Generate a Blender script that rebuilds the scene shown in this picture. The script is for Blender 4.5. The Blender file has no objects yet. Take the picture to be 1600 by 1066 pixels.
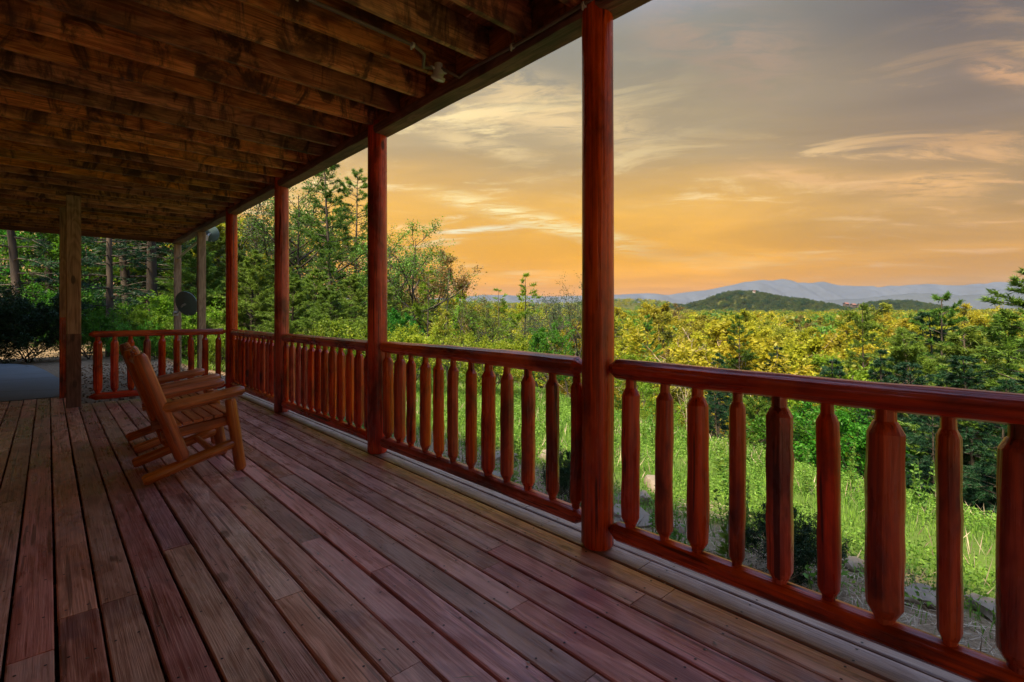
import bpy, math, random
import numpy as np
from mathutils import Vector, Matrix, Quaternion, noise as mnoise

S = bpy.context.scene
COL = S.collection
random.seed(7)
rng = np.random.default_rng(7)

# ------------------------------------------------------------------ camera
FPX = 780.0
PITCH = 0.0
YAW = math.radians(42.91)              # clockwise from +Y (the direction of the deck boards)
EYE = 1.31
cd = bpy.data.cameras.new('camera')
cd.sensor_width = 36.0
cd.lens = FPX / 1600 * 36.0
cd.shift_y = -44 / 1600              # a level camera framed slightly downwards, so uprights stay upright
cd.clip_start = 0.05
cd.clip_end = 30000
cam = bpy.data.objects.new('camera', cd)
COL.objects.link(cam)
cam.location = (0, 0, EYE)
cam.rotation_euler = (math.pi / 2 - PITCH, 0, -YAW)
S.camera = cam

# ------------------------------------------------------------------ sun and exposure
SUN_AZ = math.radians(-102)             # where the sun stands: clockwise from +Y
SUN_EL = math.radians(56)
SUN_STRENGTH = 3.1
sd = bpy.data.lights.new('sun', 'SUN')
sd.energy = SUN_STRENGTH
sd.angle = math.radians(6.0)
sd.color = (1.0, 0.80, 0.50)
so = bpy.data.objects.new('sun', sd)
COL.objects.link(so)
sdir = Vector((math.sin(SUN_AZ) * math.cos(SUN_EL), math.cos(SUN_AZ) * math.cos(SUN_EL), math.sin(SUN_EL)))
so.rotation_euler = sdir.to_track_quat('Z', 'Y').to_euler()
so.location = sdir * 50
S.view_settings.view_transform = 'Standard'
S.view_settings.look = 'None'
S.view_settings.gamma = 1.0
S.view_settings.use_curve_mapping = False
S.view_settings.exposure = 1.98
SKY_STRENGTH = 0.285
S.cycles.use_denoising = True
S.cycles.max_bounces = 8
S.cycles.diffuse_bounces = 5
S.cycles.volume_bounces = 0
S.cycles.caustics_reflective = False
S.cycles.caustics_refractive = False


def lin(r, g, b):
    f = lambda c: (c / 255 / 12.92) if c / 255 <= 0.04045 else ((c / 255 + 0.055) / 1.055) ** 2.4
    return (f(r), f(g), f(b), 1.0)


# ------------------------------------------------------------------ node helpers
class NT:
    def __init__(s, tree):
        s.t = tree

    def n(s, typ, **kw):
        nd = s.t.nodes.new(typ)
        ins = kw.pop('ins', {})
        for k, v in kw.items():
            setattr(nd, k, v)
        for k, v in ins.items():
            sock = nd.inputs[k]
            if isinstance(v, bpy.types.NodeSocket):
                s.t.links.new(v, sock)
            else:
                sock.default_value = v
        return nd

    def math(s, op, a, b=0.0, c=0.0, clamp=False):
        nd = s.n('ShaderNodeMath', operation=op, use_clamp=clamp)
        for i, v in enumerate((a, b, c)):
            if isinstance(v, bpy.types.NodeSocket):
                s.t.links.new(v, nd.inputs[i])
            else:
                nd.inputs[i].default_value = v
        return nd.outputs[0]

    def ramp(s, fac, stops, interp='LINEAR'):
        nd = s.n('ShaderNodeValToRGB')
        nd.color_ramp.interpolation = interp
        el = nd.color_ramp.elements
        while len(el) < len(stops):
            el.new(0.5)
        for e, (p, c) in zip(el, stops):
            e.position = p
            e.color = c if len(c) == 4 else (*c, 1)
        s.t.links.new(fac, nd.inputs[0])
        return nd.outputs[0]

    def mix(s, fac, a, b, blend='MIX'):
        nd = s.n('ShaderNodeMix', data_type='RGBA', blend_type=blend)
        for k, v in ((0, fac), (6, a), (7, b)):
            if isinstance(v, bpy.types.NodeSocket):
                s.t.links.new(v, nd.inputs[k])
            elif k == 0:
                nd.inputs[k].default_value = v
            else:
                nd.inputs[k].default_value = v if len(v) == 4 else (*v, 1)
        return nd.outputs[2]

    def noise(s, vec, scale, detail=3, rough=0.55, dist=0.0):
        nd = s.n('ShaderNodeTexNoise', ins={'Scale': scale, 'Detail': detail, 'Roughness': rough, 'Distortion': dist})
        if vec is not None:
            s.t.links.new(vec, nd.inputs['Vector'])
        return nd.outputs[0]

    def mapping(s, vec, scale=(1, 1, 1), rot=(0, 0, 0), loc=(0, 0, 0)):
        nd = s.n('ShaderNodeMapping')
        s.t.links.new(vec, nd.inputs['Vector'])
        nd.inputs['Scale'].default_value = scale
        nd.inputs['Rotation'].default_value = rot
        if isinstance(loc, bpy.types.NodeSocket):
            s.t.links.new(loc, nd.inputs['Location'])
        else:
            nd.inputs['Location'].default_value = loc
        return nd.outputs[0]


# ------------------------------------------------------------------ world: dusk sky with thin high cloud
W = bpy.data.worlds.new('World')
S.world = W
W.use_nodes = True
wt = W.node_tree
wt.nodes.clear()
w = NT(wt)
geo = w.n('ShaderNodeTexCoord')
vec = w.n('ShaderNodeVectorMath', operation='NORMALIZE', ins={0: geo.outputs['Generated']}).outputs[0]
sep = w.n('ShaderNodeSeparateXYZ', ins={0: vec})
zz = w.math('MAXIMUM', sep.outputs[2], 0.0)
GLOW_AZ = YAW + math.atan((735 - 800) / FPX)
gl = (math.sin(GLOW_AZ), math.cos(GLOW_AZ))
hl = w.math('SQRT', w.math('ADD', w.math('MULTIPLY', sep.outputs[0], sep.outputs[0]), w.math('MULTIPLY', sep.outputs[1], sep.outputs[1])))
hd = w.math('DIVIDE', w.math('ADD', w.math('MULTIPLY', sep.outputs[0], gl[0]), w.math('MULTIPLY', sep.outputs[1], gl[1])), w.math('MAXIMUM', hl, 0.001))
near_glow = w.n('ShaderNodeMapRange', interpolation_type='SMOOTHSTEP', ins={0: hd, 1: 0.66, 2: 0.99}).outputs[0]
# break the bands up a little with a warp of the elevation
cl = w.math('ADD', zz, 0.10)
pv = w.n('ShaderNodeCombineXYZ', ins={0: w.math('DIVIDE', sep.outputs[0], cl), 1: w.math('DIVIDE', sep.outputs[1], cl), 2: 0.0}).outputs[0]
pr = w.mapping(pv, rot=(0, 0, GLOW_AZ + math.radians(12)))       # x across the view, y away
warp = w.noise(w.mapping(pr, scale=(0.35, 0.9, 1)), 1.3, 4, 0.6, 0.4)
ez = w.math('MAXIMUM', w.math('ADD', zz, w.math('MULTIPLY', w.math('SUBTRACT', warp, 0.5), w.math('MULTIPLY', zz, 0.55))), 0.0)
warm = w.ramp(ez, [(0.0, lin(236, 150, 20)), (0.035, lin(255, 168, 0)), (0.10, lin(255, 180, 6)), (0.20, lin(236, 180, 76)),
                   (0.32, lin(186, 164, 124)), (0.46, lin(146, 141, 126)), (1.0, lin(128, 130, 132))])
cool = w.ramp(ez, [(0.0, lin(196, 160, 118)), (0.06, lin(226, 160, 48)), (0.16, lin(186, 148, 92)), (0.27, lin(146, 126, 106)),
                   (0.42, lin(100, 94, 94)), (1.0, lin(122, 126, 132))])
base = w.mix(near_glow, cool, warm)
# streaky cirrus
c1 = w.noise(w.mapping(pr, scale=(0.75, 1.6, 1), loc=(3.3, 0.4, 0)), 1.6, 10, 0.68, 0.9)
c2 = w.noise(w.mapping(pr, scale=(0.5, 0.6, 1), loc=(1.7, 5.2, 0)), 0.8, 2, 0.5, 0.2)
cm = w.math('MULTIPLY', w.n('ShaderNodeMapRange', interpolation_type='SMOOTHSTEP', ins={0: c1, 1: 0.50, 2: 0.66}).outputs[0],
            w.n('ShaderNodeMapRange', interpolation_type='SMOOTHSTEP', ins={0: c2, 1: 0.40, 2: 0.58}).outputs[0])
cm = w.math('MULTIPLY', cm, w.n('ShaderNodeMapRange', ins={0: zz, 1: 0.0, 2: 0.12}).outputs[0])
ccol = w.mix(near_glow, lin(232, 180, 120), lin(255, 228, 166))
base = w.mix(w.math('MULTIPLY', cm, 0.85), base, ccol)
# long cloud bands, each lying along a great circle of the sky


def sky_dir(px, py):
    u, v_ = (px - 800) / FPX, (489 - py) / FPX
    return Vector((math.sin(YAW) + u * math.cos(YAW), math.cos(YAW) - u * math.sin(YAW), v_)).normalized()


fib = w.noise(w.mapping(pr, scale=(1.2, 3.2, 1)), 3.2, 9, 0.72, 0.8)


def dotv(v_):
    return w.n('ShaderNodeVectorMath', operation='DOT_PRODUCT', ins={0: vec, 1: tuple(v_)}).outputs['Value']


def band(p1, p2, width, col_, amt, soft=0.35):
    global base
    a_, b_ = sky_dir(*p1), sky_dir(*p2)
    nrm = a_.cross(b_).normalized()
    mid = (a_ + b_).normalized()
    half = a_.angle(b_) / 2
    along = nrm.cross(mid).normalized()
    t_ = w.math('ABSOLUTE', w.math('DIVIDE', dotv(along), math.sin(half)))
    c_ = w.math('ADD', dotv(nrm), w.math('MULTIPLY', w.math('SUBTRACT', warp, 0.5), width * 1.2))
    c_ = w.math('ABSOLUTE', w.math('DIVIDE', c_, width))
    m1 = w.n('ShaderNodeMapRange', interpolation_type='SMOOTHSTEP', ins={0: c_, 1: 0.1, 2: 1.3, 3: 1.0, 4: 0.0}).outputs[0]
    m2 = w.n('ShaderNodeMapRange', interpolation_type='SMOOTHSTEP', ins={0: t_, 1: soft, 2: 1.1, 3: 1.0, 4: 0.0}).outputs[0]
    fb = w.n('ShaderNodeMapRange', interpolation_type='SMOOTHSTEP', ins={0: fib, 1: 0.36, 2: 0.60}).outputs[0]
    fac = w.math('MULTIPLY', w.math('MULTIPLY', m1, m2), w.math('MULTIPLY', fb, amt))
    front = w.n('ShaderNodeMapRange', ins={0: dotv(mid), 1: 0.3, 2: 0.5}).outputs[0]
    base = w.mix(w.math('MULTIPLY', fac, front), base, col_)


band((640, 292), (1050, 402), 0.020, lin(255, 236, 170), 1.0)
band((660, 366), (835, 352), 0.007, lin(255, 244, 200), 1.0)
band((950, 385), (1230, 425), 0.020, lin(240, 180, 84), 0.7)
band((690, 120), (1040, 232), 0.060, lin(240, 208, 150), 0.75)
band((640, 200), (860, 255), 0.020, lin(246, 216, 156), 0.7)
band((1120, 262), (1470, 300), 0.018, lin(226, 178, 120), 0.7)
band((1350, 292), (1580, 288), 0.026, lin(236, 182, 112), 0.8)
band((1500, 95), (1700, 140), 0.018, lin(220, 168, 120), 0.7)
band((960, 20), (1300, 130), 0.070, lin(176, 146, 122), 0.55)
# soft darker veils
v1 = w.noise(w.mapping(pr, scale=(0.5, 0.9, 1), loc=(8, 2, 0)), 1.1, 5, 0.6, 0.5)
veil = w.n('ShaderNodeMapRange', interpolation_type='SMOOTHSTEP', ins={0: v1, 1: 0.35, 2: 0.7, 3: 0.86, 4: 1.10}).outputs[0]
base = w.mix(1.0, base, w.n('ShaderNodeCombineColor', ins={0: veil, 1: veil, 2: veil}).outputs[0], 'MULTIPLY')
sky = w.n('ShaderNodeTexSky', sky_type='NISHITA', sun_disc=False)
sky.sun_elevation = SUN_EL
sky.sun_rotation = SUN_AZ
bg_cloud = w.n('ShaderNodeBackground', ins={'Color': base, 'Strength': SKY_STRENGTH})
bg_clear = w.n('ShaderNodeBackground', ins={'Color': sky.outputs[0], 'Strength': 0.15})
clear = w.n('ShaderNodeMapRange', interpolation_type='SMOOTHSTEP', ins={0: sep.outputs[2], 1: 0.47, 2: 0.70, 3: 0.0, 4: 0.95}).outputs[0]
wm = w.n('ShaderNodeMixShader', ins={0: clear, 1: bg_cloud.outputs[0], 2: bg_clear.outputs[0]})
wo = w.n('ShaderNodeOutputWorld')
wt.links.new(wm.outputs[0], wo.inputs['Surface'])


# ------------------------------------------------------------------ where a pixel of a 1600 px wide picture looks
_fw = Vector((math.sin(YAW) * math.cos(PITCH), math.cos(YAW) * math.cos(PITCH), -math.sin(PITCH)))
_rt = Vector((math.cos(YAW), -math.sin(YAW), 0))
_hf = Vector((math.sin(YAW), math.cos(YAW), 0))


def spot(px, depth):
    """ground-plan point at this bearing and depth"""
    p = _hf * depth + _rt * ((px - 800) / FPX * depth)
    return p.x, p.y


def height_at(py, depth):
    return EYE + (489 - py) / FPX * depth


# ------------------------------------------------------------------ materials
def new_mat(name):
    m = bpy.data.materials.new(name)
    m.use_nodes = True
    m.node_tree.nodes.clear()
    nt = NT(m.node_tree)
    out = nt.n('ShaderNodeOutputMaterial')
    return m, nt, out


def link(nt, a, b):
    nt.t.links.new(a, b)


def wood(name, dark, light, rough=(0.35, 0.6), grain=1.0, knots=0.6, ring=9.0, blotch=None, blotch_amt=0.5, var=0.25, coat=0.0, bump=0.25,
         crack=0.0, hue=0.0, stretch=0.05, streak=None, drip=None, fine_w=0.6):
    """timber whose length lies along the object's own Z"""
    m, nt, out = new_mat(name)
    tc = nt.n('ShaderNodeTexCoord')
    oi = nt.n('ShaderNodeObjectInfo')
    rnd = oi.outputs['Random']
    off = nt.n('ShaderNodeCombineXYZ', ins={0: nt.math('MULTIPLY', rnd, 37.0), 1: nt.math('MULTIPLY', rnd, 91.0), 2: nt.math('MULTIPLY', rnd, 53.0)}).outputs[0]
    p = nt.mapping(tc.outputs['Object'], loc=off)
    fine = nt.noise(nt.mapping(p, scale=(1, 1, stretch * 0.5)), 95 * grain, 4, 0.62, 0.2)
    # growth rings bent round by a slow noise
    bend = nt.noise(nt.mapping(p, scale=(1, 1, 0.22)), 5.0, 3, 0.55, 0.6)
    rings = nt.math('SINE', nt.math('MULTIPLY', nt.math('ADD', bend, nt.math('MULTIPLY', fine, 0.035)), ring * 9))
    rings = nt.math('MULTIPLY_ADD', rings, 0.5, 0.5)
    finec = nt.n('ShaderNodeMapRange', ins={0: fine, 1: 0.36, 2: 0.64}).outputs[0]
    mixv = nt.math('ADD', nt.math('MULTIPLY', rings, 1.0 - fine_w), nt.math('MULTIPLY', finec, fine_w))
    col = nt.ramp(mixv, [(0.12, dark), (0.80, light)])
    if blotch is not None:
        b = nt.noise(nt.mapping(p, scale=(1, 1, 0.45)), 3.2, 5, 0.65, 0.5)
        bm = nt.n('ShaderNodeMapRange', interpolation_type='SMOOTHSTEP', ins={0: b, 1: 0.46, 2: 0.68, 3: 0.0, 4: blotch_amt}).outputs[0]
        col = nt.mix(bm, col, blotch)
    if streak is not None:
        b = nt.noise(nt.mapping(p, scale=(1, 1, 0.5), loc=(5, 5, 5)), 4.5, 4, 0.6, 0.4)
        bm = nt.n('ShaderNodeMapRange', interpolation_type='SMOOTHSTEP', ins={0: b, 1: 0.52, 2: 0.72, 3: 0.0, 4: 0.75}).outputs[0]
        col = nt.mix(bm, col, streak)
    if drip is not None:
        b = nt.noise(nt.mapping(p, scale=(0.45, 0.45, 1.0), loc=(1, 9, 4)), 4.2, 7, 0.70, 1.2)
        bm = nt.n('ShaderNodeMapRange', interpolation_type='SMOOTHSTEP', ins={0: b, 1: 0.47, 2: 0.63, 3: 0.0, 4: 0.9}).outputs[0]
        col = nt.mix(bm, col, drip)
    if knots > 0:
        vo = nt.n('ShaderNodeTexVoronoi', feature='F1', ins={'Scale': 4.0, 'Randomness': 1.0})
        link(nt, nt.mapping(p, scale=(1, 1, 0.42)), vo.inputs['Vector'])
        kd = nt.math('ADD', vo.outputs['Distance'], nt.math('MULTIPLY', nt.math('SUBTRACT', fine, 0.5), 0.03))
        km = nt.n('ShaderNodeMapRange', interpolation_type='SMOOTHSTEP', ins={0: kd, 1: 0.075, 2: 0.125, 3: knots, 4: 0.0}).outputs[0]
        col = nt.mix(km, col, tuple(c * 0.30 for c in dark[:3]))
    if crack > 0:
        ck = nt.noise(nt.mapping(p, scale=(1, 1, 0.035), loc=(2, 7, 1)), 26, 2, 0.5, 0.3)
        cm_ = nt.n('ShaderNodeMapRange', ins={0: ck, 1: 0.635, 2: 0.66, 3: 0.0, 4: crack}).outputs[0]
        col = nt.mix(cm_, col, tuple(c * 0.2 for c in dark[:3]))
    hs = nt.n('ShaderNodeHueSaturation')
    link(nt, col, hs.inputs['Color'])
    link(nt, nt.math('MULTIPLY_ADD', rnd, var * 2, 1 - var), hs.inputs['Value'])
    r2 = nt.math('FRACT', nt.math('MULTIPLY', rnd, 17.31))
    link(nt, nt.math('MULTIPLY_ADD', r2, hue, 0.5 - hue / 2), hs.inputs['Hue'])
    link(nt, nt.math('MULTIPLY_ADD', nt.math('FRACT', nt.math('MULTIPLY', rnd, 7.7)), 0.20, 0.92), hs.inputs['Saturation'])
    bs = nt.n('ShaderNodeBsdfPrincipled')
    link(nt, hs.outputs[0], bs.inputs['Base Color'])
    big = nt.noise(nt.mapping(p, scale=(1, 1, 0.4)), 6.0, 3, 0.6)
    link(nt, nt.n('ShaderNodeMapRange', ins={0: nt.math('ADD', nt.math('MULTIPLY', big, 0.7), nt.math('MULTIPLY', fine, 0.3)), 1: 0.3, 2: 0.7, 3: rough[0], 4: rough[1]}).outputs[0], bs.inputs['Roughness'])
    if coat:
        bs.inputs['Coat Weight'].default_value = coat
        bs.inputs['Coat Roughness'].default_value = 0.25
    bp = nt.n('ShaderNodeBump', ins={'Strength': bump, 'Distance': 0.006, 'Height': mixv})
    link(nt, bp.outputs[0], bs.inputs['Normal'])
    link(nt, bs.outputs[0], out.inputs[0])
    return m


def plain(name, col, rough=0.5, metal=0.0, noise_amt=0.15, scale=20):
    m, nt, out = new_mat(name)
    tc = nt.n('ShaderNodeTexCoord')
    nz = nt.noise(tc.outputs['Object'], scale, 4, 0.6)
    c = nt.mix(nz, tuple(x * (1 - noise_amt) for x in col), tuple(min(1, x * (1 + noise_amt)) for x in col))
    bs = nt.n('ShaderNodeBsdfPrincipled', ins={'Roughness': rough, 'Metallic': metal})
    link(nt, c, bs.inputs['Base Color'])
    link(nt, bs.outputs[0], out.inputs[0])
    return m


def leaf(name, a, b, trans=0.35, var=0.3, hue=0.05, rough=0.5, gen_scale=0.8):
    m, nt, out = new_mat(name)
    oi = nt.n('ShaderNodeObjectInfo')
    tc = nt.n('ShaderNodeTexCoord')
    ge = nt.n('ShaderNodeNewGeometry')
    nz = nt.noise(tc.outputs['Object'], gen_scale, 3, 0.6)
    f = nt.math('ADD', nt.math('MULTIPLY', nz, 0.9), nt.math('MULTIPLY', nt.math('SUBTRACT', ge.outputs['Random Per Island'], 0.45), 0.75), clamp=True)
    col = nt.mix(f, a, b)
    hs = nt.n('ShaderNodeHueSaturation')
    link(nt, col, hs.inputs['Color'])
    link(nt, nt.math('MULTIPLY_ADD', oi.outputs['Random'], var * 2, 1 - var), hs.inputs['Value'])
    link(nt, nt.math('MULTIPLY_ADD', nt.math('FRACT', nt.math('MULTIPLY', oi.outputs['Random'], 13.7)), hue, 0.5 - hue / 2), hs.inputs['Hue'])
    d = nt.n('ShaderNodeBsdfPrincipled', ins={'Roughness': rough, 'Specular IOR Level': 0.25})
    link(nt, hs.outputs[0], d.inputs['Base Color'])
    t = nt.n('ShaderNodeBsdfTranslucent')
    link(nt, hs.outputs[0], t.inputs['Color'])
    mx = nt.n('ShaderNodeMixShader', ins={0: trans, 1: d.outputs[0], 2: t.outputs[0]})
    link(nt, mx.outputs[0], out.inputs[0])
    return m


M = {}
M['deck'] = wood('deck_stain', (0.390, 0.150, 0.098), (0.720, 0.355, 0.255), rough=(0.17, 0.42), knots=0.7, ring=3.2, fine_w=0.5, coat=0.08, blotch=(0.64, 0.38, 0.28), blotch_amt=0.5,
                 var=0.30, bump=0.55, crack=0.6, hue=0.035, grain=0.8, streak=(0.26, 0.125, 0.115))
M['edge_board'] = wood('pale_edge_board', (0.20, 0.125, 0.090), (0.38, 0.275, 0.215), rough=(0.35, 0.6), knots=0.4, ring=5, blotch=(0.22, 0.12, 0.09), blotch_amt=0.4,
                       var=0.08, bump=0.45, crack=0.5, hue=0.02)
M['log'] = wood('red_log_stain', (0.310, 0.025, 0.003), (0.780, 0.092, 0.010), rough=(0.20, 0.38), knots=0.95, ring=2.0, blotch=(0.085, 0.011, 0.004), blotch_amt=0.8, streak=(0.74, 0.13, 0.022),
                var=0.12, coat=0.2, bump=0.5, crack=0.85, hue=0.015, grain=0.6)
M['chair'] = wood('amber_log_stain', (0.420, 0.110, 0.028), (0.740, 0.245, 0.075), rough=(0.22, 0.42), knots=0.8, ring=2.2, blotch=(0.14, 0.042, 0.018), blotch_amt=0.7,
                  var=0.10, coat=0.3, bump=0.2, crack=0.4, hue=0.01, grain=0.7)
M['joist'] = wood('weathered_pine', (0.40, 0.130, 0.036), (0.820, 0.380, 0.130), rough=(0.45, 0.7), knots=0.95, ring=5, drip=(0.060, 0.026, 0.012), blotch=(0.100, 0.040, 0.016), blotch_amt=0.85,
                  var=0.28, bump=0.4, crack=0.4, hue=0.03, streak=(0.13, 0.05, 0.02))
M['beam'] = wood('dark_beam', (0.13, 0.050, 0.034), (0.30, 0.130, 0.088), rough=(0.45, 0.7), knots=0.5, ring=4, blotch=(0.05, 0.028, 0.02), blotch_amt=0.7, var=0.12, bump=0.6, crack=0.5)
M['post'] = wood('bare_pine_post', (0.22, 0.135, 0.075), (0.46, 0.31, 0.185), rough=(0.5, 0.75), knots=0.85, ring=5, var=0.10, bump=0.35, crack=0.3, hue=0.01, grain=0.8)
M['post_stain'] = wood('brown_post_stain', (0.11, 0.055, 0.032), (0.23, 0.125, 0.075), rough=(0.5, 0.75), knots=0.7, ring=5, var=0.05, bump=0.3, crack=0.3)
M['honey'] = wood('honey_log', (0.36, 0.20, 0.09), (0.62, 0.40, 0.21), rough=(0.4, 0.6), knots=0.6, ring=3, var=0.1)
M['bark'] = wood('tree_bark', (0.020, 0.016, 0.013), (0.078, 0.060, 0.048), rough=(0.8, 0.95), knots=0.2, ring=3, var=0.2, bump=0.9, stretch=0.15, grain=0.5)
M['pale_bark'] = wood('pale_tree_bark', (0.20, 0.15, 0.10), (0.42, 0.34, 0.25), rough=(0.8, 0.95), knots=0.1, ring=3, var=0.1, bump=0.5, stretch=0.15, grain=0.5)
M['gunmetal'] = plain('grey_dish_paint', (0.13, 0.21, 0.22), 0.5)
M['galv'] = plain('galvanised_steel', (0.38, 0.40, 0.42), 0.4, 0.6)
M['white'] = plain('white_plastic', (0.50, 0.46, 0.40), 0.4, 0, 0.05)
M['conduit'] = plain('grey_brown_conduit', (0.15, 0.10, 0.075), 0.5, 0.0)
M['glass'] = plain('frosted_lens', (0.80, 0.78, 0.72), 0.15, 0, 0.03)
M['rock'] = plain('limestone_rock', (0.19, 0.155, 0.115), 0.85, 0, 0.5, 7)
M['straw'] = leaf('dry_straw', (0.25, 0.20, 0.14), (0.50, 0.42, 0.31), 0.1, 0.05, 0.01, 0.7)
M['debris'] = leaf('leaf_litter', (0.10, 0.062, 0.034), (0.26, 0.175, 0.10), 0.1, 0.05, 0.02, 0.8)
M['nail'] = plain('nail_steel', (0.04, 0.035, 0.032), 0.5, 0.7)
M['house_white'] = plain('pale_house_wall', (0.75, 0.72, 0.68), 0.7)
M['house_red'] = plain('russet_house_wall', (0.11, 0.085, 0.075), 0.7)
M['roof'] = plain('house_roof', (0.16, 0.07, 0.05), 0.7)
M['window'] = plain('dark_window_glass', (0.03, 0.035, 0.04), 0.1)

M['grass'] = leaf('meadow_grass', (0.055, 0.155, 0.015), (0.225, 0.390, 0.055), 0.45, 0.0, 0.0, 0.5, 0.9)
M['weed'] = leaf('tall_weed', (0.075, 0.190, 0.020), (0.210, 0.340, 0.060), 0.45, 0.2, 0.04)
M['pine'] = leaf('pine_needles', (0.040, 0.105, 0.012), (0.135, 0.245, 0.030), 0.30, 0.30, 0.05)
M['softpine'] = leaf('soft_pine_needles', (0.060, 0.125, 0.014), (0.175, 0.290, 0.036), 0.35, 0.2, 0.04)
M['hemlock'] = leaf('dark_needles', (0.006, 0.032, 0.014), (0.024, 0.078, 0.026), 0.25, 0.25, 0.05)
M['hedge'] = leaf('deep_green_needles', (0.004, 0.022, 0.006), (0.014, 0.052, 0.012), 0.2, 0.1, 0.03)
M['fresh'] = leaf('fresh_leaves', (0.070, 0.160, 0.010), (0.200, 0.340, 0.024), 0.5, 0.28, 0.05)
M['vivid'] = leaf('vivid_leaves', (0.022, 0.120, 0.010), (0.085, 0.270, 0.020), 0.5, 0.2, 0.04)
M['gold'] = leaf('golden_spring_leaves', (0.195, 0.210, 0.012), (0.470, 0.440, 0.028), 0.5, 0.25, 0.05)
M['lime'] = leaf('lime_leaves', (0.105, 0.190, 0.010), (0.300, 0.370, 0.026), 0.5, 0.25, 0.05)
M['olive'] = leaf('olive_leaves', (0.130, 0.150, 0.014), (0.310, 0.310, 0.030), 0.45, 0.25, 0.05)
M['hill'] = leaf('hill_leaves', (0.036, 0.064, 0.018), (0.095, 0.125, 0.032), 0.4, 0.25, 0.04)
M['brown'] = leaf('budding_brown_leaves', (0.120, 0.090, 0.025), (0.270, 0.200, 0.060), 0.4, 0.3, 0.05)
M['grey_leaf'] = leaf('grey_green_leaves', (0.040, 0.075, 0.040), (0.110, 0.150, 0.075), 0.4, 0.2, 0.04)


# ------------------------------------------------------------------ object helpers
def mesh_from(name, v, f, mats, smooth=False, sharp=None):
    me = bpy.data.meshes.new(name)
    me.from_pydata([tuple(x) for x in v], [], [tuple(x) for x in f])
    for m in (mats if isinstance(mats, (list, tuple)) else [mats]):
        me.materials.append(m)
    if smooth:
        me.polygons.foreach_set('use_smooth', [True] * len(me.polygons))
        if sharp:
            me.set_sharp_from_angle(angle=math.radians(sharp))
    me.update()
    return me


def tri_mesh(name, V, F, mats, mat_idx=None):
    """fast path for big triangle soups, V (n,3) F (m,3)"""
    me = bpy.data.meshes.new(name)
    me.vertices.add(len(V))
    me.vertices.foreach_set('co', np.ascontiguousarray(V, dtype=np.float32).ravel())
    me.loops.add(len(F) * 3)
    me.loops.foreach_set('vertex_index', np.ascontiguousarray(F, dtype=np.int32).ravel())
    me.polygons.add(len(F))
    me.polygons.foreach_set('loop_start', np.arange(0, len(F) * 3, 3, dtype=np.int32))
    for m in (mats if isinstance(mats, (list, tuple)) else [mats]):
        me.materials.append(m)
    if mat_idx is not None:
        me.polygons.foreach_set('material_index', np.ascontiguousarray(mat_idx, dtype=np.int32))
    me.update(calc_edges=True)
    return me


def obj(name, me, parent=None, loc=(0, 0, 0), quat=None, rotz=None):
    o = bpy.data.objects.new(name, me)
    COL.objects.link(o)
    o.location = loc
    if quat is not None:
        o.rotation_mode = 'QUATERNION'
        o.rotation_quaternion = quat
    if rotz is not None:
        o.rotation_euler = (0, 0, rotz)
    if parent is not None:
        o.parent = parent
    return o


def tag(o, label, cat=None, group=None, kind=None):
    o['label'] = label
    if cat:
        o['category'] = cat
    if group:
        o['group'] = group
    if kind:
        o['kind'] = kind
    return o


def thing(name, label, cat, loc=(0, 0, 0), group=None, rotz=0.0):
    o = bpy.data.objects.new(name, None)
    COL.objects.link(o)
    o.empty_display_size = 0.1
    o.location = loc
    o.rotation_euler = (0, 0, rotz)
    return tag(o, label, cat, group)


def copy_tree(o, parent=None):
    c = o.copy()
    COL.objects.link(c)
    if parent is not None:
        c.parent = parent
    for ch in list(o.children):
        copy_tree(ch, c)
    return c


def lathe(rings, seg=14, jit=0.0, bow=0.0, facets=False, seed=0, caps=True):
    """rings: (z, radius); returns verts, faces of a log whose length lies along Z"""
    r = random.Random(seed)
    ph = r.random() * 6.28
    lob = [(r.uniform(-jit, jit)) for _ in range(seg)]
    v, f = [], []
    z0, z1 = rings[0][0], rings[-1][0]
    bx, by = r.uniform(-bow, bow), r.uniform(-bow, bow)
    wob = [(r.uniform(-jit, jit), r.uniform(-jit, jit)) for _ in rings]
    for i, (z, ra) in enumerate(rings):
        t = (z - z0) / max(1e-6, z1 - z0)
        s = math.sin(t * math.pi)
        for k in range(seg):
            a = ph + k / seg * 2 * math.pi
            rr = ra * (1 + lob[k] * 0.8 + (wob[i][0] * math.cos(a) + wob[i][1] * math.sin(a)) * 0.5 + r.uniform(-jit, jit) * 0.45)
            v.append((rr * math.cos(a) + bx * s, rr * math.sin(a) + by * s, z))
    for i in range(len(rings) - 1):
        for k in range(seg):
            a, b = i * seg + k, i * seg + (k + 1) % seg
            f.append((a, b, b + seg, a + seg))
    if caps:
        f.append(tuple(range(seg - 1, -1, -1)))
        f.append(tuple(range((len(rings) - 1) * seg, len(rings) * seg)))
    return v, f


def zquat(a, b):
    return (Vector(b) - Vector(a)).to_track_quat('Z', 'Y')


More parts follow.
